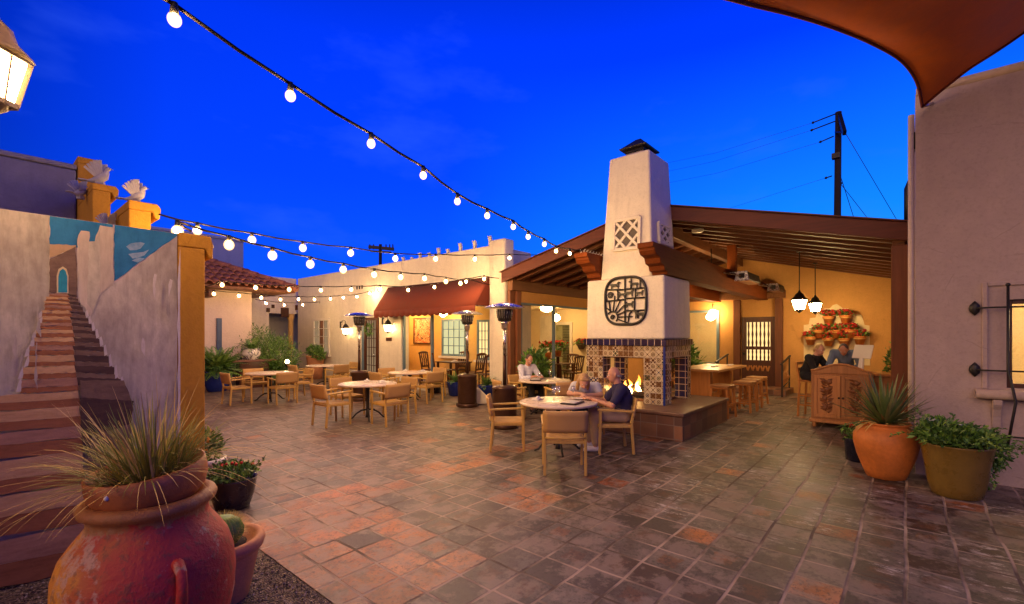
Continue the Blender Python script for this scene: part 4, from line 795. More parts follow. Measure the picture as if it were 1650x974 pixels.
tag(MB().tube([(14.5, 1.2, zt(1.2)), (14.5, 1.2, zt(1.2)+.12), (14.5, .9, zt(1.2)+.28), (14.5, .84, zt(1.2)+.36), (14.5, .95, zt(1.2)+.30)], .025, 6).build('roof_bracket', M['cap']), 'small dark hooked bracket standing on the pavilion roof', 'bracket')

# ---------------------------------------------------------------- shade sail (concave edges, hung from the mauve wall corner)
def at(px, py, Y): a = spot(px, Y); return Vector((a[0], a[1], zat(py, Y)))
P0 = at(1486, 172, 5.66)
e1 = [P0, at(1477,132,5.35), at(1452,98,4.9), at(1405,70,4.45), at(1345,45,4.0), at(1275,23,3.6), at(1185,0,3.2), at(1000,-60,2.5), at(600,-330,1.5)]
e2 = [P0, at(1518,145,5.5), at(1560,112,5.3), at(1605,83,5.1), at(1650,52,4.95), at(1720,0,4.7), at(1880,-110,4.3), at(2200,-420,3.7), at(2700,-900,3.0)]
def spl(e, n=40):
    out = []
    for i in range(n+1):
        t = i/n*(len(e)-1); k = min(int(t), len(e)-2); f_ = t-k; a, b, c, d = e[max(k-1, 0)], e[k], e[k+1], e[min(k+2, len(e)-1)]
        out.append(.5*((2*b)+(c-a)*f_+(2*a-5*b+4*c-d)*f_*f_+(3*b-a-3*c+d)*f_**3))
    return out
q1, q2 = spl(e1), spl(e2); ns = 14; sv = []
for a, b in zip(q1, q2):
    for j in range(ns+1):
        t = j/ns; p = a.lerp(b, t); p.z -= .035*(a-b).length*math.sin(PI*t)*.5; sv.append(p)
SS = thing('shade_sail', 'rust orange shade sail stretched overhead from the mauve wall corner', 'shade sail', P0); s_ = MB(P0); s_.add(sv, [(i*(ns+1)+j, i*(ns+1)+j+1, (i+1)*(ns+1)+j+1, (i+1)*(ns+1)+j) for i in range(len(q1)-1) for j in range(ns)], True)
so = s_.build('cloth', M['sail'], SS, recalc=False); so.modifiers.new('t', 'SOLIDIFY').thickness = .004
hm = MB(P0); hm.tube([p+Vector((0, 0, -.003)) for p in q1], .016, 6); hm.tube([p+Vector((0, 0, -.003)) for p in q2], .016, 6); hm.build('hem', M['canvas'], SS)
MB(P0).tube([P0, P0+Vector((.1, -.1, .04))], .02, 6).build('shackle', M['steel'], SS)

# ---------------------------------------------------------------- utility poles with wires
UP = thing('utility_pole', 'tall dark utility pole with crossarm and wires behind the pavilion roof', 'utility pole', (*spot(1347, 22), 0)); fw = Vector((CA, SA, 0)); rt_ = Vector((SA, -CA, 0)); o = Vector(UP.location)
sq_ = lambda px, py, Y: at(px, py, Y)-o
t = MB(); t.tube([(0, 0, 0), sq_(1351, 181, 22)], [.17, .13], 10); t.build('pole', mat('creosote_wood', (.028, .018, .014), .9, .3, 5), UP)
t = MB(); t.bar(sq_(1352, 183, 22.0), sq_(1361, 215, 20.8), .14, .2); t.bar(sq_(1346, 213, 22), sq_(1359, 213, 21.2), .06, .06); t.build('crossarm', M['cap'], UP)
t = MB()
for a, b in (((1346,184),(1310,198)), ((1345,196),(1308,210)), ((1343,220),(1322,229)), ((1340,284),(1331,287))):
    t.tube([sq_(*a, 22), sq_(*b, 22)], .03, 6); t.ell(sq_(*b, 22), .06, 8, 6)
t.tube([sq_(1346, 282, 22), sq_(1356, 297, 22)], .05, 6); t.box(-.16, .16, -.16, .16, zat(256, 22), zat(248, 22)); t.build('insulator', M['cap'], UP)
t = MB()
for a, b in (((1322,229),(1052,300)), ((1331,287),(1052,364)), ((1310,198),(1050,268)), ((1308,210),(1050,282))): 
    p, q = sq_(*a, 22), sq_(*b, 34); t.tube([p, p.lerp(q, .5)-Vector((0,0,.25)), q], .007, 4)
for a, b in (((1363,216),(1447,358)), ((1355,297),(1398,352)), ((1353,280),(1376,352))): t.tube([sq_(*a, 21), sq_(*b, 23)], .014, 4)
t.build('wire', M['cap'], UP)
U2 = thing('utility_pole', 'small far utility pole showing over the long white building', 'utility pole', (*spot(612, 45), 0)); o = Vector(U2.location)
t = MB(); t.tube([(0, 0, 0), sq_(613, 394, 45)], [.2, .15], 8); t.build('pole', MATS['creosote_wood'], U2)
t = MB(); t.bar(sq_(594, 398, 45), sq_(635, 402, 45), .2, .3); t.bar(sq_(597, 405, 45), sq_(630, 407, 45), .15, .15)
for px in (596, 602, 622, 628, 633): t.cyl(sq_(px, 402, 45), sq_(px, 394, 45), .08, .05, 6)
t.build('crossarm', M['cap'], U2)

# ---------------------------------------------------------------- string lights
def string(label, S, E, px, extra=None, r=.041, cable=.010, drop=.085, zS=None, zE=None):
    S, E = Vector(S), Vector(E); o = thing('string_light', label, 'string lights', S, 0, 'bulb strings over the courtyard'); pts = []
    for a, b in px:
        q = (a-CX)/F; d = Vector((SA*q+CA, CA*-q+SA)); n = Vector((E.x-S.x, E.y-S.y)); det = d.x*(-n.y)+n.x*d.y
        Y = (S.x*(-n.y)+n.x*S.y)/det; p = Vector((d.x*Y, d.y*Y, zat(b, Y))); pts.append(p)
    pts.sort(key=lambda p: (p-S).length)
    if extra: pts = [Vector(e) for e in extra]+pts
    line = []; prev = S
    for p in pts+[E]:
        q = p+Vector((0, 0, drop)) if p is not pts and p is not E else p
        line += [prev, prev.lerp(q, .5)-Vector((0, 0, .012))]; prev = q
    line.append(E); w = MB(S); w.tube(line, cable, 10); w.build('cable', M['cable'], o)
    for p in pts:
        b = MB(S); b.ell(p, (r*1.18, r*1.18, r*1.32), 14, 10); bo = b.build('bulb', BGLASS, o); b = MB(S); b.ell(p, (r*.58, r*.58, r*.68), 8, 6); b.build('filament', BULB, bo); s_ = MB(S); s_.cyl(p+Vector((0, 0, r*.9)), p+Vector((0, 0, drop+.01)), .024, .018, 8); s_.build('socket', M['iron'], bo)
    return pts
M['cable'] = mat('light_cable', (.022, .017, .015), .9, .2, 20, spec=.05)
main = [(281,32),(468,155),(598,232),(682,283),(737,325),(785,348),(827,366),(851,382),(877,394),(896,405),(918,409)]
S1 = at(281, 32, 2.6); E1 = Vector((7.62, 4.75, 3.36)); dr = (Vector((S1.x, S1.y, 0))-Vector((E1.x, E1.y, 0))).normalized()
ex = [S1+dr*(.62*k)+Vector((0, 0, .02*k)) for k in range(6, 0, -1)]
string('thick string of bulbs sweeping from overhead down to the corbelled beam by the chimney', S1+dr*4.4+Vector((0, 0, .2)), E1, main, ex, .031, .012)
string('upper string of bulbs from the stepped ochre wall to the pavilion roof edge', (1.3, 6.0, 3.0), (9.18, 6.9, 3.72), [(318,372),(406,387),(488,400),(565,408),(637,417),(702,417.5),(765,418),(821,416)])
string('string of bulbs from the ochre pier to the white corner pilaster', (1.3, 4.9, 2.66), (9.2, 8.3, 3.25), [(286,373),(369,395),(439,412),(500,426),(553,435),(603,443),(645.5,447),(684,449),(718.5,454),(742,457),(780,450)])
string('low string of bulbs from the tile roof house across the white wall to the awning', (*spot(330, 9.5), 2.72), (9.2, 8.62, 3.1), [(358,459.5),(412,464),(466,467),(517,468),(566,467),(612.6,466),(657.6,467.7),(700,463),(751,454)])
string('lower string of bulbs under the clay tile eave to the white wall', (*spot(328, 11), 2.75), (9.27, 14.3, 3.28), [(344.7,474),(385,477),(421,480),(452,483),(481,482.6),(506.7,483),(532.5,482),(553.5,480),(575,478.6),(595.7,473)])
string('short lowest string of bulbs in front of the passage wall', (*spot(412, 14.5), 2.85), (9.27, 18.2, 3.05), [(428.5,489),(458,492),(488,491.5),(518,490)])
# big hanging lantern, upper left
a = spot(-12, 2.45); lz = face(SA, -CA); lantern('hanging_lantern', 'large brass framed lantern hanging from a scroll bracket at the upper left corner', 'lantern', (a[0], a[1], zat(188, 2.45)), lz, .92, 'brass', .5, BIGL).scale = (1, 1, 1.22)
PL = thing('lantern_pillar', 'ochre pillar carrying the large lantern bracket', 'pillar', (a[0]-SA*.72, a[1]+CA*.72, 0), lz); MB().box(-.2, .2, -.2, .2, 0, 4.4).build('pillar_body', M['ochre'], PL, .02)

bs = MB()
for k in range(16): x = 7.66+k*.055; bs.bar((x, 4.75, 3.312), (x+.02*(-1)**k, 4.75+.05*(-1)**k, 3.39), .006, .006)
bs.box(7.62, 8.55, 4.735, 4.765, 3.311, 3.318); bo = bs.build('bird_spikes', M['trim']); tag(bo, 'row of pale bird spikes along the top of the left corbelled beam', 'bird spikes')
# ---------------------------------------------------------------- courtyard furniture
def armchair(label, X, Y, dX, dY, group, proto=[]):
    """X, Y and facing measured from the viewpoint's foot"""
    p = uv(X, Y); d = uv(dX, dY); j = random.uniform(-.06, .06); rz = face(*d)+j
    if proto: return dup(proto[0], (*p, 0), rz, label, group)
    c = thing('armchair', label, 'chair', (*p, 0), rz, group); proto.append(c); tk = M['teak']
    for s in (-1, 1):
        MB().bar((s*.255, .235, 0), (s*.26, .225, .63), .032, .036, (0, 1, 0), .038, .042).build('leg', tk, c, .006)
        b = MB(); b.bar((s*.25, -.26, 0), (s*.25, -.225, .44), .034, .04, (0, 1, 0)); b.bar((s*.25, -.225, .44), (s*.25, -.295, .80), .034, .04, (0, 1, 0), .030, .03); b.build('leg', tk, c, .006)
        a = MB(); a.bar((s*.262, -.262, .622), (s*.264, .27, .648), .052, .028); a.build('armrest', tk, c, .008, 2)
    r = MB()
    for s in (-1, 1): r.box(s*.245-.014, s*.245+.014, -.225, .225, .385, .425)
    r.box(-.235, .235, .215, .243, .385, .425); r.box(-.235, .235, -.235, -.208, .385, .425); r.build('seat_frame', tk, c, .004)
    st = MB(); n = 8; vs = []
    for i in range(n+1):
        y = -.215+.445*i/n
        for k in range(7): x = -.24+.48*k/6; vs.append((x, y, .437-.018*math.sin(PI*i/n)*math.sin(PI*k/6)))
    st.add(vs, [(i*7+k, i*7+k+1, (i+1)*7+k+1, (i+1)*7+k) for i in range(n) for k in range(6)], True); so = st.build('seat', M['weave'], c, recalc=False); md = so.modifiers.new('t', 'SOLIDIFY'); md.thickness = .03
    bk = MB(); vs = []
    for i in range(6):
        z = .53+.265*i/5; y0 = -.243-.05*i/5
        for k in range(9): x = -.272+.544*k/8; vs.append((x, y0-.035*math.cos(x/.272*PI/2), z))
    bk.add(vs, [(i*9+k, i*9+k+1, (i+1)*9+k+1, (i+1)*9+k) for i in range(5) for k in range(8)], True); bo = bk.build('backrest', M['weave'], c, recalc=False); md = bo.modifiers.new('t', 'SOLIDIFY'); md.thickness = .034; md.offset = 0
    MB().tube([(x, -.245-.04*math.cos(x/.25*PI/2), .462) for x in (-.25, -.125, 0, .125, .25)], .011, 6).build('back_rail', tk, c)
    return c
def table(label, X, Y, rz=0, r=.58, proto={}):
    p = uv(X, Y)
    if r in proto: return dup(proto[r], (*p, 0), rz, label)
    t = thing('patio_table', label, 'table', (*p, 0), rz, 'round stone tables in the courtyard'); proto[r] = t
    MB().lathe([(r-.02, .705), (r, .715), (r, .735), (r-.012, .742), (0.01, .743)], 48).build('tabletop', M['stone'], t)
    MB().lathe([(.05, .04), (.034, .1), (.03, .4), (.034, .62), (.08, .68), (.22, .70), (.22, .704)], 14).build('column', M['iron'], t)
    for k in range(4):
        a = PI/4+k*PI/2; MB().tube([(math.cos(a)*q, math.sin(a)*q, z) for q, z in ((.03, .20), (.12, .19), (.22, .13), (.30, .04), (.36, .015))], [.018, .018, .017, .016, .014], 8).build('foot', M['iron'], t)
    return t
G1 = 'woven armchairs round the courtyard tables'; un = SA, CA
table('round pale stone table at the front where the couple sits', .69, 6.88)
armchair('woven armchair at the front table with its back to the camera', .665, 5.93, .02, 1, G1); armchair('empty woven armchair on the left side of the front table, facing right', -.06, 7.1, 1, -.03, G1)
armchair('woven armchair under the bald man in the navy shirt', 1.50, 6.93, -1, -.02, G1); armchair('woven armchair under the woman in the pale blouse', 1.27, 7.88, -.36, -.93, G1)
table('round stone table of the man in the white shirt', .72, 10.2, .4)
armchair('woven armchair under the man in the white shirt', .30, 10.78, .62, -.78, G1); armchair('empty armchair left of the white-shirted man\'s table, facing right', -.05, 9.72, .93, .36, G1); armchair('orange-lit armchair in front of the white-shirted man\'s table, back to the camera', 1.02, 9.42, -.38, .92, G1)
armchair('armchair on the far right side of the white-shirted man\'s table', 1.4, 10.65, -.85, -.5, G1)
def four(cx, cy, names, d=.78, k=0.):
    U, V = Vector((SA, CA)), Vector((-CA, SA)); c = Vector((cx, cy))
    for s, n in zip((U*-1, V*-1, U, V), names):
        if n: p = c+s*d; f_ = -s; armchair(n, p.x, p.y, f_.x, f_.y, G1)
table('round stone table in the middle of the courtyard laid with white napkins', -2.97, 9.52, .3)
four(-2.97, 9.52, ('armchair at the front left of the middle table, turned towards the door', 'armchair at the front right of the middle table, back towards the fireplace', 'armchair behind the right of the middle table, facing the mural wall', 'armchair behind the left of the middle table, facing the fireplace'))
table('round stone table nearest the ochre pier and the blue fern pot', -6.42, 12.25, .5)
four(-6.42, 12.25, ('leftmost armchair beside the blue fern pot', 'armchair in front of the table nearest the ochre pier, back to the camera', 'armchair right of the table nearest the ochre pier', 'armchair backed against the console of the patterned urn'))
table('round stone table farthest back under the paned window', -6.2, 15.3, .2)
four(-6.2, 15.3, ('armchair left of the farthest table', 'armchair in front of the farthest table, back to the camera', 'armchair right of the farthest table near the window planter', None))
table('round stone table before the awning laid with folded napkins', -2.75, 12.45, .8)
four(-2.75, 12.45, ('armchair at the left of the awning table', 'armchair with its back to the fireplace at the awning table', 'armchair on the awning side of the table before the awning', 'armchair behind the awning table facing the fireplace'))
# table settings
def napkin(label, X, Y, z=.746, rz=0., s=1.):
    b = MB(); 
    for k in range(3): b.box(-.11*s+.006*k, .11*s-.006*k, -.06*s, .06*s-.004*k, .007*k, .007*k+.006)
    b.tube([(-.09*s, -.02, .028), (0, -.01, .034), (.09*s, .0, .028)], [.018, .024, .016], 8)
    o = b.build('napkin', M['linen'], None, .002); p = uv(X, Y); o.location = (*p, z); o.rotation_euler = (0, 0, rz); tag(o, label, 'napkin', 'white napkins on the courtyard tables')
napkin('folded white napkin at the left of the front table', .38, 7.02, rz=.3); napkin('folded white napkin at the back left of the middle table', -3.1, 9.85, rz=1); napkin('folded white napkin at the right of the middle table', -2.7, 9.55, rz=.2)
napkin('folded white napkin at the left of the awning table', -2.95, 12.75, rz=.9); napkin('small white napkin at the right of the awning table', -2.42, 12.5, rz=.1); napkin('white napkin on the far side of the white-shirted man\'s table', .95, 10.35, rz=.6)
def wineglass(label, X, Y, h=.19, z=.744, empty=False):
    p = uv(X, Y); g = thing('wine_glass', label, 'glass', (*p, z), 0, 'glasses on the tables'); MB().lathe([(.036, 0), (.034, .003), (.006, .008), (.004, .05), (.004, h*.45), (.012, h*.47), (.034, h*.62), (.038, h*.75), (.033, h), (.031, h), (.036, h*.75), (.032, h*.63), (.005, h*.5)], 16, cap=False).build('bowl', M['glass2'], g)
    MB().lathe([(.030, h*.6), (.0335, h*.66), (.034, h*.68), (.001, h*.681)], 14).build('drink', M['water'], g)
M['glass2'] = glass('stemware_glass', (.95, .96, .97), .25); M['water'] = glass('water', (.85, .9, .92), .15)
wineglass('stemmed water glass at the back of the front table, left of the pair', .72, 7.2); wineglass('stemmed water glass at the back of the front table, right of the pair', .95, 7.2); wineglass('stemmed glass in the middle of the front table', .63, 6.95, .21)
wineglass('stemmed glass beside the white-shirted man\'s tray', .85, 10.4); wineglass('short glass on the white-shirted man\'s table', .62, 10.45, .12)
def menu(label, X, Y, rz, z=.746, plate=True):
    p = uv(X, Y); o = thing('menu', label, 'menu', (*p, z), rz); MB().box(-.17, .17, -.12, .12, 0, .018).build('cover', M['menu'], o, .004)
    if plate: MB().box(-.14, .13, -.09, .10, .019, .026).build('paper', M['ceramic'], o, .002)
menu('black menu with white pages on the front table in front of the chair', .87, 6.65, .2); menu('black tray with a white plate before the white-shirted man', .52, 10.1, .6)
for lab, X, Y, z in (('white side plate on the front table before the woman', 1.02, 7.08, .746), ('white dinner plate on the white-shirted man\'s tray', .52, 10.12, .772)):
    o = MB().lathe([(.06, 0), (.065, .004), (.11, .016), (.112, .019), (.07, .009), (.01, .007)], 24).build('plate', M['ceramic']); o.location = (*uv(X, Y), z); tag(o, lab, 'plate')

# patio heaters
def heater(label, px, Y, proto=[]):
    p = spot(px, Y)
    if proto: return dup(proto[0], (*p, 0), .7, label)
    h = thing('patio_heater', label, 'heater', (*p, 0), 0, 'tall mushroom patio heaters'); proto.append(h)
    MB().lathe([(.245, 0), (.25, .03), (.25, .07), (.235, .09)], 28).build('base', M['bronze'], h); MB().lathe([(.225, .09), (.23, .12), (.23, .72), (.235, .735), (.235, .76), (.18, .79), (.06, .80)], 28).build('tank_housing', M['bronze'], h)
    MB().cyl((0, 0, .80), (0, 0, 1.35), .036, n=12).build('pole', M['bronze'], h); MB().cyl((0, 0, 1.35), (0, 0, 1.86), .031, n=12).build('upper_pole', M['steel'], h)
    MB().lathe([(.05, 1.84), (.06, 1.86), (.06, 1.93), (.075, 1.95), (.075, 1.99)], 16).build('valve_body', M['steel'], h)
    b = MB(); b.lathe([(.10, 1.985), (.125, 2.0), (.13, 2.05), (.15, 2.19), (.15, 2.21)], 20); b.build('burner', M['cap'], h)
    g = MB()
    for k in range(20): t = 2*PI*k/20; g.cyl((.135*math.cos(t), .135*math.sin(t), 2.04), (.158*math.cos(t), .158*math.sin(t), 2.2), .004, n=5)
    g.build('burner_guard', M['steel'], h); MB().lathe([(.385, 2.235), (.38, 2.24), (.30, 2.275), (.16, 2.315), (.05, 2.335), (.01, 2.337)], 36).build('reflector', M['steel'], h)
    w = MB(); w.tube([(0, .24, .05), (0, .26, .05)], .04, 10); w.build('wheel', M['iron'], h); return h
heater('patio heater standing left of the glazed door behind the middle table', 579, 12.25); heater('patio heater between the awning table and the white pilaster', 753, 11.2); heater('tallest-looking patio heater right before the white corner pilaster', 813, 8.65)

# wavy-slat dining chairs, dark tables
def wavy(label, p, d, z=0, group='dark wavy-slat dining chairs', proto=[]):
    if proto: return dup(proto[0], (*p, z), face(*d), label, group)
    c = thing('dining_chair', label, 'chair', (*p, z), face(*d), group); proto.append(c); m = M['dark']
    for s in (-1, 1):
        MB().bar((s*.2, .19, 0), (s*.2, .19, .44), .036, .036).build('leg', m, c); b = MB(); b.bar((s*.2, -.2, 0), (s*.2, -.2, .46), .036, .036); b.bar((s*.2, -.2, .46), (s*.22, -.29, 1.0), .036, .034); b.build('leg', m, c)
    MB().box(-.225, .225, -.22, .23, .44, .475).build('seat', m, c, .01); b = MB(); b.tube([(x, -.285-.02*math.cos(x*5), .99+.03*math.cos(x*6)) for x in (-.24, -.12, 0, .12, .24)], [.03, .038, .042, .038, .03], 8); b.build('back_rail', m, c); MB().bar((-.2, -.225, .56), (.2, -.225, .56), .03, .05).build('lower_back_rail', m, c)
    for x in (-.105, 0, .105): MB().tube([(x+.028*math.sin(q*1.25), -.225-.06*q/8, .56+.42*q/8) for q in range(9)], .019, 6).build('back_slat', m, c)
    MB().bar((-.2, 0, .2), (.2, 0, .2), .025, .025).build('stretcher', m, c); return c
def dtable(label, p, z, rz, lx, ly, top):
    t = thing('dining_table', label, 'table', (*p, z), rz, 'dark dining tables'); MB().box(-lx, lx, -ly, ly, .715, .75).build('tabletop', top, t, .006)
    for a in (-1, 1):
        for b in (-1, 1): MB().box(a*(lx-.07)-.03, a*(lx-.07)+.03, b*(ly-.07)-.03, b*(ly-.07)+.03, 0, .715).build('leg', M['dark'], t)
    return t
dtable('dark dining table on the porch under the awning', (9.95, 10.9), .15, PI/2, .5, .34, M['dark'])
for lab, px, U, d in (('leftmost wavy-back chair on the porch by the painting', 694, 9.85, (.3, -1)), ('wavy-back chair second from the left on the porch', 712, 9.7, (.75, -.6)), ('wavy-back chair right of the porch table by the heater', 763, 9.85, (-.2, 1)), ('wavy-back chair beside the white pilaster, right end of the porch', 787, 9.7, (.3, 1)), ('wavy-back chair behind the porch table under the window', 736, 10.3, (-1, .1))):
    r = (px-CX)/F; Y = U/(SA*r+CA); wavy(lab, (U, Y*(SA-CA*r)), d, .15)
for k, (u_, v_) in enumerate(((11.2, 9.2), (13.4, 9.3), (13.6, 11.4))): dtable(('dark dining table nearest the opening of the side dining room', 'dark dining table in the side dining room by the fireplace side', 'dark dining table deep in the side dining room')[k], (u_, v_), 0, 0, .45, .45, M['dark'])
for lab, p, d in (('wavy-back chair near the opening post in the side dining room', (11.1, 8.55), (0, 1)), ('wavy-back chair behind the plant in the side dining room', (10.98, 9.9), (0, -1)), ('wavy-back chair left of the fireplace in the side dining room', (13.3, 8.6), (.1, 1)), ('wavy-back chair before the white door of the side dining room', (14.1, 9.3), (-1, 0)), ('wavy-back chair between the two tables in the side dining room', (12.75, 9.3), (1, 0)), ('wavy-back chair at the deepest table of the side dining room', (13.5, 10.7), (0, 1)), ('wavy-back chair seen over the plants through the window right of the fireplace', (15.2, 5.6), (-.3, -1))): wavy(lab, p, d)
for lab, X, Y, z in (('white napkin on the porch table', *(lambda q: (q[0]*SA-q[1]*CA, q[0]*CA+q[1]*SA))((9.9, 10.8)), .90), ('white napkin on the dining table by the fireplace side', *(lambda q: (q[0]*SA-q[1]*CA, q[0]*CA+q[1]*SA))((13.3, 9.2)), .752), ('white napkin on the dining table nearest the opening', *(lambda q: (q[0]*SA-q[1]*CA, q[0]*CA+q[1]*SA))((11.1, 9.15)), .752)): napkin(lab, X, Y, z)

# bar table and stools
BT = thing('bar_table', 'tall orange pine bar table right of the fireplace', 'table', (11.45, 3.5, 0)); MB().box(-1.15, 1.15, -.48, .48, .93, .985).build('tabletop', M['pine2'] if 'pine2' in M else wood('pine_top', (.44, .22, .075), .35, 0, .3), BT, .008)
for a in (-1, 1):
    MB().box(a*.75-.09, a*.75+.09, -.22, .22, 0.06, .93).build('pedestal', M['pine'], BT, .01); MB().box(a*.75-.1, a*.75+.1, -.36, .36, 0, .06).build('foot', M['pine'], BT, .008)
MB().box(-.66, .66, -.04, .04, .25, .37).build('stretcher', M['pine'], BT, .006)
for lab, u_, v_ in (('white napkin on the bar table near its right end', 12.2, 3.3), ('white napkin on the bar table near the fireplace', 11.3, 3.4)):
    o = MB().box(-.12, .12, -.05, .05, 0, .02).build('napkin', M['linen'], None, .004); o.location = (u_, v_, .987); tag(o, lab, 'napkin', 'white napkins on the courtyard tables')
def stool(label, p, rz, proto=[]):
    if proto: return dup(proto[0], (*p, 0), rz, label)
    s = thing('bar_stool', label, 'stool', (*p, 0), rz, 'orange pine stools at the bar table'); proto.append(s); m = M['pine']
    MB().box(-.19, .19, -.19, .19, .60, .635).build('seat_frame', m, s, .006); MB().box(-.195, .195, -.195, .195, .637, .69).build('seat', mat('tan_leather', (.42, .21, .075), .45, .15, 8), s, .022, 3)
    for a in (-1, 1):
        for b in (-1, 1): MB().bar((a*.195, b*.195, 0), (a*.16, b*.16, .60), .042, .042).build('leg', m, s, .004)
    for z, k in ((.2, 0), (.28, 1)):
        for a in (-1, 1): MB().bar((-.18, a*.18, z) if k else (a*.18, -.18, z), (.18, a*.18, z) if k else (a*.18, .18, z), .022, .035).build('stretcher', m, s)
    return s
for lab, u_, v_ in (('pine stool beside the side opening of the fireplace', 10.35, 2.95), ('pine stool in front of the bar table', 11.42, 2.78), ('pine stool right of the middle at the bar table', 12.05, 2.8), ('pine stool at the right end of the bar table', 12.85, 2.85), ('pine stool behind the bar table', 11.3, 4.2)): stool(lab, (u_, v_), random.uniform(-.15, .15))

# host stand: carved double-door cabinet, counter, screen
HS = thing('host_cabinet', 'carved pine double-door cabinet with arched top used as a host stand', 'cabinet', (10.55, .9, 0)); O = HS.location; y0, y1 = .44, 1.36
MB(O).box(10.32, 10.8, y0, y1, .14, 1.02).build('carcass', M['carved'], HS, .008)
ar = [(y1, 1.02), (y1, 1.06)]+[(y1-.46*i/10, 1.06+.13*math.sin(PI*i/20)**1.5) for i in range(1, 11)]+[(y1-.46-.46*i/10, 1.06+.13*math.cos(PI*i/20)**1.5) for i in range(1, 11)]+[(y0, 1.02)]
MB(O).prism(ar, 'x', 10.30, 10.36).build('arched_top', M['carved'], HS, .006)
am = MB(O); am.tube([(10.295, y, z+.005) for y, z in ar[1:-1]], .02, 8); am.build('top_moulding', M['carved'], HS)
MB(O).box(10.27, 10.83, y0-.03, y1+.03, .10, .16).build('plinth', M['carved'], HS, .01)
for x in (10.34, 10.76):
    for y in (y0+.05, y1-.05): MB(O).lathe([(.02, 0), (.035, .03), (.03, .07), (.035, .102)], 10, (x, y, 0)).build('foot', M['carved'], HS)
for k, (a, b_) in enumerate(((y0+.05, .885), (.905, y1-.05))):
    d = MB(O)
    for q in ((a, a+.05, .2, .98), (b_-.05, b_, .2, .98), (a+.05, b_-.05, .2, .26), (a+.05, b_-.05, .92, .98)): d.box(10.285, 10.319, *q)
    d.box(10.305, 10.3195, a+.05, b_-.05, .26, .92); do = d.build('door', M['carved'], HS, .004); c = MB(O); cy = (a+b_)/2
    c.tube([(10.297, cy+.03*math.sin(z*14), z) for z in [.29+.05*i for i in range(13)]], .012, 6)
    for i in range(26):
        z = .30+.023*i; s = 1 if i % 2 else -1; c.leaf((10.30, cy, z), (-.12, s, random.uniform(.2, 1.)), random.uniform(.09, .13), .06)
    for z in (.38, .55, .72, .86): c.ell((10.295, cy+random.uniform(-.04, .04), z), (.018, .045, .045), 10, 6)
    co_ = c.build('carving', M['carved2'], do); co_.modifiers.new('t', 'SOLIDIFY').thickness = .01
    MB(O).ell((10.27, .885-.02 if k == 0 else .905+.02, .58), .018, 8, 6).build('knob', M['iron'], do)
CT = thing('host_counter', 'pine counter behind the carved cabinet', 'counter', (11.2, .6, 0)); MB(CT.location).box(10.85, 11.5, .06, 1.25, .96, 1.01).build('countertop', M['pine'], CT, .008); MB(CT.location).box(10.9, 11.42, .1, 1.2, 0, .958).build('body', M['pine'], CT, .008); MB(CT.location).box(10.885, 10.898, .14, .4, .2, .85).build('panel', M['carved'], CT, .004)
SCN = thing('screen', 'white order screen on a white stand on the host counter', 'screen', (11.05, .66, 1.01), face(-.75, .66)); MB().bar((0, 0, .30), (0, .05, .52), .37, .03, (0, 1, 0)); q = MB(); q.bar((0, -.02, .27), (0, -.09, .53), .40, .025, (0, 1, 0)); q.build('display', M['ceramic'], SCN, .008)
q = MB(); q.bar((0, 0, 0), (0, -.045, .36), .1, .06, (0, 1, 0), .07, .04); q.box(-.1, .1, -.08, .08, 0, .015); q.build('stand', M['ceramic'], SCN, .008)
HC = thing('high_chair', 'tall orange pine chair behind the left of the carved cabinet', 'chair', (11.62, 1.50, 0), face(-.2, -1))
for a in (-1, 1):
    MB().bar((a*.2, .19, 0), (a*.18, .17, .74), .035, .035).build('leg', M['pine'], HC); b = MB(); b.bar((a*.2, -.21, 0), (a*.19, -.19, .74), .035, .035); b.bar((a*.19, -.19, .74), (a*.19, -.25, 1.15), .035, .035); b.build('leg', M['pine'], HC)
    for z in (.25, .45): MB().bar((a*.195, -.2, z), (a*.195, .18, z), .02, .03).build('stretcher', M['pine'], HC)
MB().box(-.21, .21, -.21, .2, .74, .78).build('seat', M['pine'], HC, .01); b = MB()
for z in (.88, 1.0, 1.12): b.bar((-.19, -.20-(z-.74)*.14, z), (.19, -.20-(z-.74)*.14, z), .02, .06)
b.build('back_slats', M['pine'], HC)

# ---------------------------------------------------------------- plants and pots
def bush_leaves(mb, c, r, n, L=.06, w=.03, up=.3, dens=.5):
    c = Vector(c)
    for i in range(n):
        while True:
            q = Vector((random.uniform(-1,1), random.uniform(-1,1), random.uniform(-1,1)))
            if q.length < 1 and q.length > random.random()*.8: break
        # uneven outline
        q *= 1+.22*math.sin(q.x*7+c.x*9)*math.sin(q.y*6+q.z*5)
        p = c+Vector((q.x*r[0], q.y*r[1], q.z*r[2])); mb.k = random.choice((0, 0, 1, 1, 2))
        d = q.normalized()*.6+Vector((random.uniform(-1,1), random.uniform(-1,1), random.uniform(-.6,1)+up)); mb.leaf(p, d, L*random.uniform(.6, 1.3), w*random.uniform(.7, 1.2))
GG = [M['g1'], M['g2'], M['g3']]
def sprigs(mb, c, r, n, L0, L1, leaf=.05, hang=0.):
    """loose shoots standing out of the mound"""
    for i in range(n):
        a = random.random()*2*PI; e_ = random.uniform(.1, 1.3); q = r*random.uniform(.3, 1.); p = Vector(c)+Vector((q*math.cos(a), q*math.sin(a), 0)); d = Vector((math.cos(a)*math.cos(e_), math.sin(a)*math.cos(e_), math.sin(e_))); L = random.uniform(L0, L1); k = random.choice((0, 1, 1, 2)); m = int(L/.022)
        for j in range(m):
            mb.k = k; p = p+d*.022; d = (d+Vector((random.uniform(-.1, .1), random.uniform(-.1, .1), -.05-hang))).normalized()
            for s in (-1, 1): mb.leaf(p, d*.5+Vector((random.uniform(-1, 1), random.uniform(-1, 1), random.uniform(-.3, .6))), leaf*random.uniform(.5, 1.25), leaf*.42)
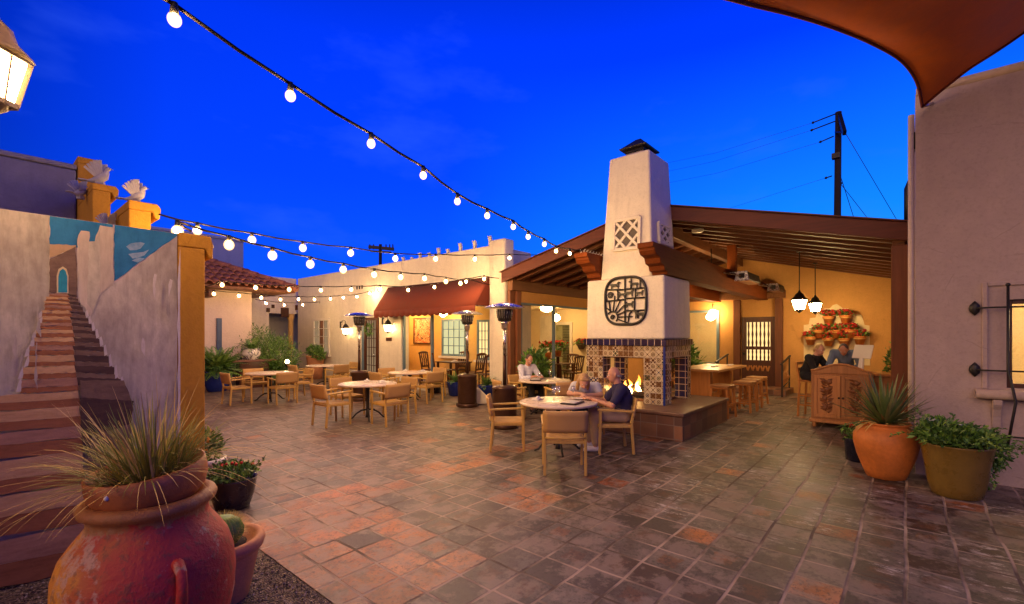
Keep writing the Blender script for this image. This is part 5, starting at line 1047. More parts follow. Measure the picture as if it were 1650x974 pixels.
def potted(name, label, cat, loc, prof, pm, soil_r, soil_z, sx=1, group=None, n=32, rib=None):
    t = thing(name, label, cat, loc, 0, group); MB().lathe(prof, n, sx=sx, cap=True, rib=rib).build('pot', pm, t); MB().lathe([(soil_r, soil_z), (.01, soil_z+.02)], 20, sx=sx).build('soil', M['soil'], t); return t
# big weathered urn with an inset terracotta bowl of grass
ua = spot(243, 2.32); UR = thing('clay_urn', 'huge weathered red and ochre clay urn with lug handles in the left foreground', 'urn', (*ua, 0)); UR.scale = (.93, .93, 1)
def urn_mat():
    m, nt, b = new_mat('weathered_urn_paint'); co = objco(nt); sp = node(nt, 'ShaderNodeSeparateXYZ', None, Vector=co)
    n1 = noise(nt, co, 1.7, 5, .65); n2 = noise(nt, co, 5, 6, .7); n3 = noise(nt, co, 22, 5, .7)
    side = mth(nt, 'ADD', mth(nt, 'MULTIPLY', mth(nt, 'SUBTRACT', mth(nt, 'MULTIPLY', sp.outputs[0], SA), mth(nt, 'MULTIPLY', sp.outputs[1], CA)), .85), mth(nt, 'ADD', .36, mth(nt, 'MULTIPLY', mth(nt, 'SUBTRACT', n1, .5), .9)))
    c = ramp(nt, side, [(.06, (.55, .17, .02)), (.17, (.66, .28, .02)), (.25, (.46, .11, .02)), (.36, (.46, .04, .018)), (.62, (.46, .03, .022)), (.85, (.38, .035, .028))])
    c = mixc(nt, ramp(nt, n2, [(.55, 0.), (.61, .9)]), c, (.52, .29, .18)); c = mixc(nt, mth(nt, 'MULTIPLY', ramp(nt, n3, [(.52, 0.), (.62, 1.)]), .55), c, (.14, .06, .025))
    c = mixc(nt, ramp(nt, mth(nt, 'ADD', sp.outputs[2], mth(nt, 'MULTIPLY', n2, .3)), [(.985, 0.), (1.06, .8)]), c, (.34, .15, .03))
    nt.links.new(c, b.inputs['Base Color']); b.inputs['Roughness'].default_value = .6; bump(nt, b, mth(nt, 'ADD', n3, n2), .5, .02); return m
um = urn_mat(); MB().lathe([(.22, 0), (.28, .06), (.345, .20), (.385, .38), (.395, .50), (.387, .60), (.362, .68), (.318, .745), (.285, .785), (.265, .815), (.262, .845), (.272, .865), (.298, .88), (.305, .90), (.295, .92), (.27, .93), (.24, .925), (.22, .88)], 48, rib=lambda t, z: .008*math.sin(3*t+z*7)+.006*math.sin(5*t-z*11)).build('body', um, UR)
q = math.radians(-49.6+19)
for a in (q-.95, q-.95+PI):
    R_ = lambda r, z: (r*math.cos(a), r*math.sin(a), z); hn = MB(); hn.tube([R_(.335, .66), R_(.375, .67), R_(.412, .64), R_(.424, .58), R_(.418, .51), R_(.38, .475)], [.03, .027, .024, .024, .026, .028], 12); hn.build('lug_handle', um, UR)
BW = thing('grass_bowl', 'tilted terracotta bowl of straw-tipped grass set in the mouth of the urn', 'potted plant', (ua[0], ua[1], .965)); BW.scale = (.91, .91, 1.05); BW.rotation_euler = (math.radians(7)*.3, math.radians(-8), 0)
MB().lathe([(.17, -.10), (.25, -.03), (.262, .0), (.268, .012), (.272, .055), (.268, .10), (.255, .102), (.24, .06), (.2, .02)], 40).build('pot', M['terra3'] if 'terra3' in M else mat('dark_terracotta', (.46, .14, .03), .55, .25, 5, .35, 30), BW); MB().lathe([(.245, .05), (.01, .06)], 24).build('soil', M['soil'], BW)
MB().ell((-.19*SA*0+.27*(-CA), .27*(-SA), .055), (.012, .012, .012), 8, 6).build('plug', M['trim'], BW)
gm = [M['gr3'], M['gr1'], M['gr2']]; g = MB()
for i in range(560):
    a = random.random()*2*PI; r = .2*math.sqrt(random.random()); p = (r*math.cos(a), r*math.sin(a), .05); o_ = random.uniform(.1, 1.1)*(.4+r*4.5); g.k = random.choice((0, 0, 0, 1, 1, 2))
    L = random.uniform(.18, .40) if g.k < 2 else random.uniform(.26, .50); g.blade(p, (math.cos(a)*o_, math.sin(a)*o_, 1.), L, random.uniform(.006, .011), random.uniform(.4, 1.3) if g.k < 2 else random.uniform(.4, 1.4), 5, .1)
for i in range(46):
    a = random.random()*2*PI; g.k = 2; g.blade((.15*math.cos(a), .15*math.sin(a), .05), (math.cos(a)*1.3, math.sin(a)*1.3, random.uniform(.5, 1.1)), random.uniform(.42, .66), .006, random.uniform(.5, 1.3), 8, .1)
tuft = g.build('grass_tuft', gm, BW, recalc=False)
# barrel cactus bowl
ca = spot(352, 3.02); t = potted('cactus_bowl', 'golden barrel cactus in a wide rolled-rim terracotta bowl', 'potted plant', (*ca, 0), [(.16, 0), (.175, .01), (.235, .30), (.24, .31), (.262, .33), (.272, .365), (.265, .392), (.24, .40), (.215, .39), (.20, .35)], M['terra2'], .215, .345)
cz = MB(); cz.lathe([(.02, .0), (.075, .02), (.108, .07), (.112, .11), (.09, .165), (.05, .195), (.01, .2)], 66, (.03*SA, -.03*CA, .34), rib=lambda t, z: .09*math.cos(22*t)); cz.build('cactus', M['g2'], t)
sp_ = MB()
for i in range(22):
    a = 2*PI*i/22
    for j in range(9):
        th = .15+.16*j; r = .118*math.cos(th-.45)*1.03; z = .34+.10+.105*math.sin(th-.45)
        for k in range(4): d = Vector((math.cos(a)+random.uniform(-.8, .8), math.sin(a)+random.uniform(-.8, .8), math.sin(th-.45)+random.uniform(-.4, .9))); sp_.blade((.03*SA+r*math.cos(a), -.03*CA+r*math.sin(a), z), d, .035, .003, 0, 1, .2)
sp_.build('spines', mat('golden_spine', (.62, .45, .12), .5), t, recalc=False)
# dark pot, white-rim pot
pp = spot(375, 4.62); t = potted('flower_pot', 'dark round pot of green leaves with small red flowers by the ochre pier', 'potted plant', (*pp, 0), [(.13, 0), (.15, .01), (.19, .14), (.215, .29), (.22, .30), (.205, .302), (.19, .27)], M['blackpot'], .195, .26, group='small flower pots at the foot of the ochre pier')
lv = MB(); bush_leaves(lv, (0, 0, .34), (.20, .20, .10), 480, .06, .032); sprigs(lv, (0, 0, .33), .17, 26, .1, .2); lv.build('leaves', GG, t, recalc=False); fl = MB()
for i in range(9): a = random.random()*6.3; fl.ell((.2*math.cos(a)*random.random(), .2*math.sin(a)*random.random(), .43+random.uniform(-.03, .03)), .016, 6, 5)
fl.build('blossoms', M['red'], t)
pp = spot(330, 5.05); t = potted('flower_pot', 'white-rimmed pot of orange flowers half hidden behind the ochre pier', 'potted plant', (*pp, 0), [(.12, 0), (.14, .01), (.17, .32), (.20, .34), (.205, .38), (.19, .385), (.175, .34)], M['whiteglaze'], .178, .335, group='small flower pots at the foot of the ochre pier')
lv = MB(); bush_leaves(lv, (0, 0, .50), (.17, .17, .17), 420, .08, .03); lv.build('leaves', GG, t, recalc=False); fl = MB()
for i in range(16): a = random.random()*6.3; r = .19*random.random(); fl.ell((r*math.cos(a), r*math.sin(a), .58+random.uniform(-.18, .1)), (.022, .022, .026), 6, 5)
fl.build('blossoms', M['orangep'], t)
# agave in the terracotta jar, olive planter, dark blue pot
pp = spot(1427, 5.62); t = potted('agave_jar', 'bulging terracotta jar with a spiky agave beside the mauve wall corner', 'potted plant', (*pp, 0), [(.17, 0), (.20, .01), (.235, .10), (.30, .28), (.335, .44), (.335, .52), (.30, .60), (.25, .635), (.235, .65), (.25, .675), (.262, .685), (.25, .70), (.225, .69), (.21, .64)], M['terra'], .22, .64, n=40)
t.scale = (.96, .96, .96)
ag = MB()
for i in range(105):
    a = i*2.39996; e_ = .12+1.3*(i/105)**.8; ag.k = 0 if random.random() < .75 else 1; ag.blade((.05*math.cos(a), .05*math.sin(a), .66+.05*i/105), (math.cos(a)*math.cos(e_), math.sin(a)*math.cos(e_), math.sin(e_)), random.uniform(.42, .68), random.uniform(.042, .060), random.uniform(-.08, .25) if random.random() < .8 else random.uniform(.4, .9), 5, .02, fold=.35)
for i in range(16):
    a = random.random()*6.28; ag.k = 2; ag.blade((.12*math.cos(a), .12*math.sin(a), .70), (math.cos(a), math.sin(a), random.uniform(-.1, .4)), random.uniform(.2, .38), .035, random.uniform(.6, 1.5), 5, .05, fold=.3)
ag.build('agave_leaves', [M['agave'], M['agave2'], M['gr2']], t, recalc=False)
pp = spot(1541, 4.98); t = potted('planter', 'olive glazed tapered planter of trailing green leaves and white flowers before the mauve wall', 'potted plant', (*pp, 0), [(.19, 0), (.205, .012), (.235, .12), (.265, .34), (.30, .545), (.305, .555), (.295, .562), (.275, .53)], M['olive'], .27, .53, n=40)
lv = MB(); bush_leaves(lv, (0, 0, .63), (.33, .33, .10), 1050, .065, .032); bush_leaves(lv, (.26*SA, -.26*CA, .50), (.22, .22, .24), 900, .05, .028, -.5); bush_leaves(lv, (.40*SA+.05, -.40*CA+.05, .42), (.16, .16, .2), 420, .05, .028, -.6); bush_leaves(lv, (-.16*SA, .16*CA, .66), (.24, .2, .14), 600, .07, .035); sprigs(lv, (0, 0, .62), .36, 34, .12, .32); sprigs(lv, (.2*SA, -.2*CA, .55), .3, 16, .2, .4, .045, .12); bush_leaves(lv, (.34*SA, -.34*CA, .22), (.07, .07, .16), 120, .045, .025, -.6); lv.build('leaves', GG, t, recalc=False)
fl = MB()
for i in range(16): q = Vector((-.12*SA, .12*CA, .775))+Vector((random.uniform(-.13, .13), random.uniform(-.13, .13), random.uniform(-.04, .03))); fl.lathe([(.003, .0), (.02, .006), (.003, .01)], 7, q)
fl.build('blossoms', M['whitep'], t)
pp = spot(1384, 6.35); t = potted('flower_pot', 'dark blue pot of small flowers half hidden behind the terracotta jar', 'potted plant', (*pp, 0), [(.13, 0), (.15, .01), (.17, .30), (.175, .31), (.155, .31), (.15, .28)], mat('midnight_glaze', (.012, .014, .035), .2), .155, .28)
lv = MB(); bush_leaves(lv, (0, 0, .37), (.19, .19, .13), 420, .055, .03); lv.build('leaves', GG, t, recalc=False); fl = MB()
for i in range(9): fl.ell((random.uniform(-.12, .12), random.uniform(-.12, .12), .46+random.uniform(-.06, .06)), .02, 6, 5)
fl.build('blossoms', M['red'], t)
pp = spot(1447, 9.2); t = potted('shrub_pot', 'tall narrow green shrub in a clay pot by the pavilion post', 'potted plant', (*pp, 0), [(.13, 0), (.18, .32), (.19, .34), (.16, .34)], M['terra'], .16, .31); lv = MB(); bush_leaves(lv, (0, 0, .98), (.2, .2, .66), 1100, .075, .035); lv.build('leaves', GG, t, recalc=False); MB().tube([(0, 0, .3), (.01, 0, .7), (0, .01, 1.2)], [.02, .015, .008], 6).build('stem', M['bark'], t)
# fern in the blue pot, feathery shrubs, console table with patterned urn
def fern(mb, c, n, L0, L1, up=1.):
    for i in range(n):
        a = random.random()*2*PI; e_ = random.uniform(.35, 1.3); L = random.uniform(L0, L1); p = Vector(c); d = Vector((math.cos(a)*math.cos(e_), math.sin(a)*math.cos(e_), math.sin(e_)*up)); k0 = random.choice((0, 1, 1, 2)); sd = d.cross(Vector((0, 0, 1))).normalized(); N = 15
        for j in range(N):
            t = j/N; d = (d+Vector((0, 0, -.075))).normalized(); p = p+d*L/N; w = .11*math.sin(PI*(.12+.85*t))*L/.6; mb.k = k0
            for s in (-1, 1): mb.add([p, p+sd*s*w*.5+d*L/N*.8, p+sd*s*w+d*L/N*.5+Vector((0,0,-w*.2)), p+sd*s*w*.5-d*L/N*.1], [(0,1,2,3)], False)
pp = spot(350, 14.3); t = potted('fern_pot', 'big cobalt blue glazed pot with a bushy fern left of the courtyard', 'potted plant', (*pp, 0), [(.24, 0), (.27, .02), (.36, .3), (.40, .56), (.42, .62), (.40, .64), (.37, .6)], M['blueglaze'], .36, .58); fe = MB(); fern(fe, (0, 0, .58), 170, .45, 1.0); fe.build('fronds', GG, t, recalc=False)
CS = thing('console_table', 'brown console table under the patterned urn', 'table', (*spot(407, 15.3), 0), face(CA*0+.0, -1.)); MB().box(-.68, .68, -.22, .22, .86, .92).build('tabletop', mat('painted_brown_wood', (.16, .06, .04), .5), CS, .01); MB().box(-.45, .45, -.16, .16, .0, .858).build('body', M['dark'], CS, .01)
VS = thing('patterned_urn', 'white urn with dark painted scrolls on the console table', 'urn', (*spot(405, 15.3), .92))
def urnpat():
    m, nt, b = new_mat('scroll_glaze'); d = node(nt, 'ShaderNodeTexNoise', None, Vector=objco(nt), Scale=3.2, Detail=1., Distortion=1.6); nt.links.new(ramp(nt, d.outputs['Fac'], [(.0, (.68, .63, .56)), (.44, (.05, .04, .06)), (.50, (.7, .64, .58)), (.56, (.05, .04, .06)), (.61, (.68, .63, .56))], 'CONSTANT'), b.inputs['Base Color']); b.inputs['Roughness'].default_value = .2; return m
MB().lathe([(.17, 0), (.19, .03), (.27, .14), (.285, .22), (.25, .31), (.23, .35), (.25, .37), (.22, .37), (.2, .33)], 28).build('body', urnpat(), VS); lv = MB(); fern(lv, (0, 0, .33), 40, .3, .6); lv.build('foliage', GG, VS, recalc=False)
def shrub(label, px, Y, r, n, zc, stems=7, fronds=0):
    s = thing('shrub', label, 'shrub', (*spot(px, Y), 0), 0, 'feathery shrubs before the tile roof house'); lv = MB(); bush_leaves(lv, (0, 0, zc), (r, r, zc*.95), n, .16, .025); fern(lv, (0, 0, zc*.5), 60, r*.7, r*1.4); lv.build('leaves', GG, s, recalc=False); st = MB()
    for k in range(stems): a = k*6.28/stems; st.tube([(.04*math.cos(a), .04*math.sin(a), 0), (r*.35*math.cos(a), r*.35*math.sin(a), zc), (r*.6*math.cos(a), r*.6*math.sin(a), zc*1.5)], [.016, .011, .005], 5)
    st.build('stem', M['bark'], s); return s
shrub('feathery green shrub right of the patterned urn', 446, 16.1, .72, 2600, .88); shrub('darker feathery shrub left of the patterned urn', 382, 16.2, .62, 1700, .78); shrub('feathery shrub rising behind the patterned urn', 413, 16.6, .7, 1900, 1.05)
WS = thing('wispy_plant', 'thin bare wispy stems rising before the pink house wall', 'plant', (*spot(386, 16.4), 0)); st = MB()
for k in range(40):
    a = random.random()*6.3; b_ = random.uniform(.1, .6); h_ = random.uniform(1.7, 2.5); st.tube([(0, 0, .0), (b_*.5*math.cos(a), b_*.5*math.sin(a), h_*.6), (b_*math.cos(a), b_*math.sin(a), h_)], [.006, .004, .002], 4)
st.build('stems', mat('pale_stem', (.36, .25, .18), .8), WS)
gl = thing('garden_spotlight', 'small bright garden spotlight among the shrub leaves', 'lamp', (*spot(463, 14.9), .0)); MB().cyl((0, 0, 0), (0, 0, .72), .015, n=8).build('stake', M['iron'], gl); MB().lathe([(.05, .72), (.07, .76), (.07, .84)], 12).build('housing', M['iron'], gl); MB().ell((0, 0, .88), .062, 10, 7).build('bulb', CANDLE, gl)
fbx = thing('window_planter', 'terracotta planter of green and dark leaves below the paned window', 'planter', (8.95, 17.9, 0)); MB().lathe([(.26, 0), (.30, .5), (.34, .86), (.36, .92), (.32, .92)], 24).build('pot', M['terra2'], fbx); lv = MB(); bush_leaves(lv, (0, .1, 1.08), (.28, .3, .22), 500, .12, .05); bush_leaves(lv, (-.1, -.5, .98), (.2, .3, .2), 300, .12, .05); lv.build('leaves', GG, fbx, recalc=False)
for lab, px, U in (('cobalt blue pot of greenery on the porch kerb left of the heater', 733, 9.02), ('cobalt blue pot of greenery beside the white pilaster', 784, 8.95), ('dark pot of greenery at the left end of the porch kerb', 699, 9.02)):
    r = (px-CX)/F; Y = U/(SA*r+CA); t = potted('porch_pot', lab, 'potted plant', (U, Y*(SA-CA*r), 0), [(.14, 0), (.17, .02), (.23, .38), (.245, .40), (.22, .40)], M['blueglaze'] if px != 699 else M['blackpot'], .21, .37, group='pots of greenery along the porch kerb'); lv = MB(); fern(lv, (0, 0, .37), 34, .22, .42); lv.build('fronds', GG, t, recalc=False)
q = MB(); q.prism([(-.35, 0), (.1, 0), (.22, .16), (.2, .42), (-.02, .40), (-.26, .16)], 'x', -.13, .13); o = q.build('boulder', M['white'], None, .05, 3); o.location = (*spot(775, 11.6), 0); o.rotation_euler = (0, 0, .9); tag(o, 'pale leaning stone block at the foot of the white pilaster', 'stone')
pl = thing('floor_plant', 'bushy dark green plant behind the man in the white shirt', 'plant', (*spot(862, 11.6), 0)); MB().lathe([(.2, 0), (.25, .4), (.26, .42), (.22, .42)], 20).build('pot', M['blackpot'], pl); lv = MB(); bush_leaves(lv, (0, 0, .85), (.36, .36, .46), 900, .16, .06); lv.build('leaves', GG, pl, recalc=False)
pl = thing('floor_plant', 'leafy green plant under the window right of the fireplace', 'plant', (15.4, 5.6, 0)); MB().lathe([(.25, 0), (.3, .5), (.31, .52), (.26, .52)], 20).build('pot', M['terra'], pl); lv = MB(); bush_leaves(lv, (0, .2, .95), (.35, .75, .42), 900, .2, .07); lv.build('leaves', GG, pl, recalc=False)
def flowers(mb, c, r, n, k=0):
    for i in range(n): q = Vector(c)+Vector((random.uniform(-1, 1)*r[0], random.uniform(-1, 1)*r[1], random.uniform(-1, 1)*r[2])); mb.ell(q, random.uniform(.022, .036), 6, 4)
for lab, px, py, Y in (('red poinsettias on the dining room table left of the blue post', 882, 556, 15.0), ('red poinsettias on the dining table right of the blue post', 899, 553, 16.0)):
    p = spot(px, Y); z = zat(py+12, Y); t = thing('poinsettia', lab, 'flowers', (*p, z-.3), 0, 'poinsettias in the side dining room'); MB().lathe([(.1, .1), (.13, .28), (.14, .3), (.12, .3)], 14).build('pot', M['terra'], t); lv = MB(); bush_leaves(lv, (0, 0, .42), (.26, .26, .14), 180, .12, .06); lv.build('leaves', GG, t, recalc=False); fl = MB()
    for k in range(60): fl.leaf((random.uniform(-.22, .22), random.uniform(-.22, .22), .5+random.uniform(-.05, .1)), (random.uniform(-1, 1), random.uniform(-1, 1), .4), .14, .06)
    fl.build('blossoms', M['red'], t, recalc=False); ps = MB(); ps.cyl((0, 0, -z+.3), (0, 0, .1), .05, n=10); ps.lathe([(.2, -z+.3), (.2, -z+.34)], 16); ps.lathe([(.2, .085), (.2, .1)], 16); ps.build('plant_stand', M['dark'], t)
vv, zz = on_u(938, 563, 15.9); hb = thing('hanging_basket', 'basket of red flowers hung on the dining room wall beside the fireplace', 'flower basket', (15.85, vv, zz)); MB().lathe([(.1, 0), (.2, .18), (.21, .2), (.18, .2)], 16).build('pot', M['bark'], hb); lv = MB(); bush_leaves(lv, (0, 0, .25), (.22, .24, .12), 200, .1, .05); lv.build('leaves', GG, hb, recalc=False); fl = MB(); flowers(fl, (0, 0, .34), (.2, .22, .08), 50); fl.build('blossoms', M['red'], hb)
rows = (('top left', 1335.3, 523), ('top right', 1362.4, 522), ('second row left', 1320.2, 545), ('second row middle', 1347, 545.5), ('second row right', 1370.7, 545), ('bottom row far left', 1306, 556), ('bottom row second', 1334.7, 558), ('bottom row third', 1360, 559), ('bottom row far right', 1385.5, 556))
for i, (pos, px, py) in enumerate(rows):
    vv, zz = on_u(px, py, 15.86); t = thing('wall_pot', 'clay pot of red flowers on the cream wall panel, %s' % pos, 'flower pot', (15.83, vv, zz), 0, 'red-flowered clay pots on the cream wall panel'); hb = MB(); hb.lathe([(.085, 0), (.13, .18), (.15, .185), (.15, .235), (.12, .235)], 16); hb.build('pot', M['terra'], t); MB().lathe([(.136, .155), (.139, .18)], 16).build('rim_band', M['yellow'], t); MB().box(.10, .145, -.02, .02, .1, .14).build('wall_ring', M['iron'], t)
    lv = MB(); bush_leaves(lv, (0, 0, .29), (.13, .17, .07), 110, .08, .04); lv.build('leaves', GG, t, recalc=False); fl = MB(); flowers(fl, (-.02, 0, .33), (.12, .17, .08), 34); fl.build('blossoms', M['red'], t)
# ---------------------------------------------------------------- people (each body one remeshed surface)
def fuse(name, shapes, m, parent, vox=.012, it=4):
    """shapes: list of chains [(point, radius), ...] or ('e', centre, radii); fused into one smooth surface"""
    mb = MB()
    for s in shapes:
        if s[0] == 'e': mb.ell(s[1], s[2], 14, 10, s[3] if len(s) > 3 else None); continue
        for (p, r) in s: mb.ell(p, r, 10, 7)
        for (p, r), (q, r2) in zip(s, s[1:]): mb.tube([p, q], [r, r2], 12)
    o = mb.build(name, m, parent); a = o.modifiers.new('r', 'REMESH'); a.mode = 'VOXEL'; a.voxel_size = vox; a.use_smooth_shade = True
    b = o.modifiers.new('s', 'SMOOTH'); b.factor = .5; b.iterations = it
    bpy.context.view_layer.update(); dg = bpy.context.evaluated_depsgraph_get(); me = bpy.data.meshes.new_from_object(o.evaluated_get(dg), depsgraph=dg); o.modifiers.clear(); o.data = me; return o
V3 = Vector
def person(label, loc, rz, J, skin, shirt, pants, hair, style, sleeve=.5, shoe=None, build=1., extra=None):
    """J: joints in local metres (x right, y forward); pelvis, chest, neck, head, sh, el, wr, hip, kn, an per side"""
    P = thing('person', label, 'person', loc, rz); g = lambda k: V3(J[k]); hd = g('head'); look = V3(J.get('look', (0, 1, -.2))).normalized(); rt = look.cross(V3((0, 0, 1))).normalized(); up = rt.cross(look)
    H_ = lambda x, y, z: hd + rt*x + look*y + up*z
    rotm = Matrix((rt, look, up)).transposed()
    body = [('e', hd+up*.01, (.074, .094, .112), rotm), ('e', H_(0, .03, -.045), (.056, .062, .07), rotm), [(H_(0, .092, .0), .011), (H_(0, .108, -.03), .016)], [(H_(-.074, -.005, -.01), .02), (H_(-.078, -.012, .015), .017)], [(H_(.074, -.005, -.01), .02), (H_(.078, -.012, .015), .017)],
            [(H_(0, .03, -.09), .03), (H_(0, .058, -.088), .022)], [(H_(-.03, .085, .028), .012), (H_(.03, .085, .028), .012)], [(g('neck'), .062), (H_(0, -.02, -.06), .055)]]
    torso = [[(g('pelvis'), .125*build), ((g('pelvis')+g('chest'))/2, .118*build), (g('chest'), .125*build), (g('neck')-up*.06, .075)], [(g('shL'), .07), (g('chest')+V3((0, 0, .03)), .11*build), (g('shR'), .07)]]
    body += [[(p, r*.93) for p, r in c] for c in torso]
    arms = {}
    for s in 'LR':
        arms[s] = [(g('sh'+s), .058), (g('el'+s), .043), (g('wr'+s), .029)]; body.append(arms[s]); body.append([(g('hip'+s), .088), (g('kn'+s), .06), (g('an'+s), .038)]); tt = V3(J.get('toe', (0, .13, -.045))); body.append([(g('an'+s)-V3((0, 0, .03)), .036), (g('an'+s)+tt, .03)])
        w = g('wr'+s); fd = V3(J.get('hand'+s, (g('wr'+s)-g('el'+s)))).normalized(); sd = fd.cross(V3((0, 0, 1))).normalized(); nn = sd.cross(fd); body.append([(w, .028), (w+fd*.045+sd*.014, .021), (w+fd*.085, .02)]); body.append([(w+fd*.05-sd*.016, .02), (w+fd*.085-sd*.018, .017)])
        for k, L in enumerate((.062, .074, .07, .055)):
            b0 = w+fd*.085+sd*(.028-.019*k); body.append([(b0, .0095), (b0+fd*L*.55-nn*.012, .009), (b0+fd*L*.9-nn*.036, .008)])
        ts = 1 if s == 'L' else -1; t0 = w+fd*.03+sd*.03*ts; body.append([(t0, .013), (t0+fd*.03+sd*.022*ts, .011), (t0+fd*.06+sd*.024*ts-nn*.012, .009)])
    fuse('body', body, skin, P, .0085, 2)
    sh = [[(p, r+.016) for p, r in c] for c in torso]
    for s in 'LR':
        a = g('sh'+s); e_ = g('el'+s); w = g('wr'+s)
        if sleeve <= 1: sh.append([(a, .078), (a.lerp(e_, sleeve), .066)])
        else: sh.append([(a, .076), (e_, .060), (e_.lerp(w, sleeve-1), .048)])
    sh.append([(g('neck')-up*.055, .082), (g('neck')-up*.02, .07)])
    fuse('shirt', sh, shirt, P, .012, 3)
    tr = [[(g('pelvis'), .142*build), (g('pelvis')+V3((0, 0, .07)), .134*build)], [(g('hipL'), .11), (g('hipR'), .11)]]
    for s in 'LR': tr.append([(g('hip'+s), .108), (g('kn'+s), .078), (g('kn'+s).lerp(g('an'+s), .88), .06)])
    fuse('trousers', tr, pants, P, .013, 3)
    so = []
    for s in 'LR': so.append([(g('an'+s)-V3((0, .03, .04)), .045), (g('an'+s)+V3(J.get('toe', (0, .13, -.045)))*.9, .043), (g('an'+s)+V3(J.get('toe', (0, .13, -.045)))*1.2, .034)])
    fuse('shoes', so, shoe or M['blackpot'], P, .011, 2)
    if style == 'short': hs = [('e', H_(0, -.018, .035), (.080, .090, .092), rotm), [(H_(0, -.075, -.03), .035), (H_(0, -.06, .05), .04)]]
    elif style == 'long': hs = [('e', H_(0, -.02, .03), (.086, .094, .100), rotm), [(H_(-.07, -.02, .0), .032), (H_(-.082, .0, -.10), .034), (H_(-.08, .02, -.17), .026)], [(H_(.07, -.02, .0), .032), (H_(.082, .0, -.10), .034), (H_(.08, .02, -.17), .026)], [(H_(0, -.08, .0), .05), (H_(0, -.085, -.14), .05)], [(H_(-.045, .055, .085), .025), (H_(.045, .05, .088), .025)]]
    elif style == 'bald': hs = [[(H_(-.068, -.045, -.015), .018), (H_(-.03, -.088, -.025), .02), (H_(.03, -.088, -.025), .02), (H_(.068, -.045, -.015), .018)]]
    else: hs = [('e', H_(0, -.02, .03), (.084, .094, .098), rotm), [(H_(0, -.09, .02), .045), (H_(0, -.12, -.06), .03)]]
    fuse('hair', hs, hair, P, .011, 2)
    for s in (-1, 1):
        e_ = MB(); e_.ell(H_(s*.03, .083, .008), .0115, 10, 7, rotm); eo = e_.build('eye', M['ceramic'], P); MB().ell(H_(s*.03, .0915, .006), .006, 8, 6).build('iris', M['iron'], eo)
    m_ = MB(); m_.tube([H_(-.022, .088, -.062), H_(0, .095, -.060), H_(.022, .088, -.062)], [.003, .0065, .003], 6); m_.build('lips', mat('lip', (.34, .10, .08), .5), P); return P
def cloth(name, col, var=.12): return mat(name, col, .9, var, 6, .7, 13)
NAVY = cloth('navy_polo', (.022, .018, .075)); KHAKI = cloth('khaki_cloth', (.36, .25, .17)); PALE = cloth('pale_blouse', (.50, .50, .60)); JEAN = cloth('blue_denim', (.07, .10, .2)); DARK = cloth('black_cloth', (.015, .014, .016)); BLUE = cloth('grey_blue_shirt', (.13, .18, .28))
def check():
    m, nt, b = new_mat('checked_white_shirt'); co = objco(nt); a = node(nt, 'ShaderNodeTexWave', {'bands_direction': 'X'}, Vector=co, Scale=9.); c = node(nt, 'ShaderNodeTexWave', {'bands_direction': 'Z'}, Vector=co, Scale=9.)
    k = mth(nt, 'MAXIMUM', mth(nt, 'GREATER_THAN', a.outputs['Fac'], .9), mth(nt, 'GREATER_THAN', c.outputs['Fac'], .9)); nt.links.new(mixc(nt, mth(nt, 'MULTIPLY', k, .55), (.64, .64, .74), (.28, .30, .5)), b.inputs['Base Color']); b.inputs['Roughness'].default_value = .9; return m
SHOE = mat('white_sneaker', (.6, .56, .54), .6)
def seat(lean=0., hz=.52, turn=0.):
    return dict(pelvis=(0, -.10, hz+.03), chest=(0, -.08+lean*.28, hz+.30-lean*.03), neck=(0, -.03+lean*.42, hz+.47-lean*.09), head=(0, .01+lean*.52, hz+.61-lean*.15), shL=(-.17, -.05+lean*.34, hz+.41-lean*.06), shR=(.17, -.05+lean*.34, hz+.41-lean*.06),
                elL=(-.24, .12+lean*.3, hz+.16), elR=(.24, .12+lean*.3, hz+.16), wrL=(-.12, .37+lean*.2, hz+.21), wrR=(.12, .37+lean*.2, hz+.21), hipL=(-.1, -.06, hz), hipR=(.1, -.06, hz), knL=(-.13, .38, hz+.0), knR=(.13, .38, hz+.0), anL=(-.14, .36, .09), anR=(.14, .42, .09), look=(0, 1, -.25))
def place(X, Y, dX, dY): return (*uv(X, Y), 0), face(*uv(dX, dY))
j = seat(.10, .53); j.update(elL=(-.25, .14, .70), elR=(.25, .16, .70), wrL=(-.07, .38, .765), wrR=(.10, .40, .765), look=(0.05, 1, -.12)); l, r = place(1.60, 6.95, -1, .04)
person('bald man in a navy polo shirt and khaki trousers seated right of the front table', l, r, j, M['skin'], NAVY, KHAKI, mat('grey_hair', (.3, .27, .26), .8), 'bald', .75, SHOE, 1.08)
j = seat(.95, .54); j.update(elL=(-.25, .33, .775), elR=(.26, .33, .78), wrL=(-.06, .50, .785), wrR=(.06, .47, .80), look=(-.25, .75, -.75), handL=(.6, .7, 0), handR=(-.6, .6, .1)); l, r = place(1.27, 7.74, -.30, -1)
person('woman with shoulder-length fair hair in a pale blouse leaning over the front table', l, r, j, M['skin2'], PALE, JEAN, mat('fair_hair', (.40, .24, .10), .55, .35, 30), 'long', .5, None, .92)
j = seat(.12, .57); j.update(elL=(-.26, .16, .74), elR=(.25, .16, .74), wrL=(-.11, .42, .79), wrR=(.12, .42, .80), look=(.1, .9, -.55)); l, r = place(.36, 10.74, .50, -.86)
person('man with short dark hair in a checked white shirt seated at the back table', l, r, j, M['skin'], check(), DARK, mat('brown_hair', (.05, .025, .015), .6, .3, 30), 'short', 1.75)
j = seat(.3, .86); j.update(anL=(-.12, .22, .34), anR=(.12, .22, .34), knL=(-.12, .34, .78), knR=(.12, .34, .78), wrL=(-.1, .42, 1.06), wrR=(.1, .42, 1.06), look=(.25, .9, -.25)); 
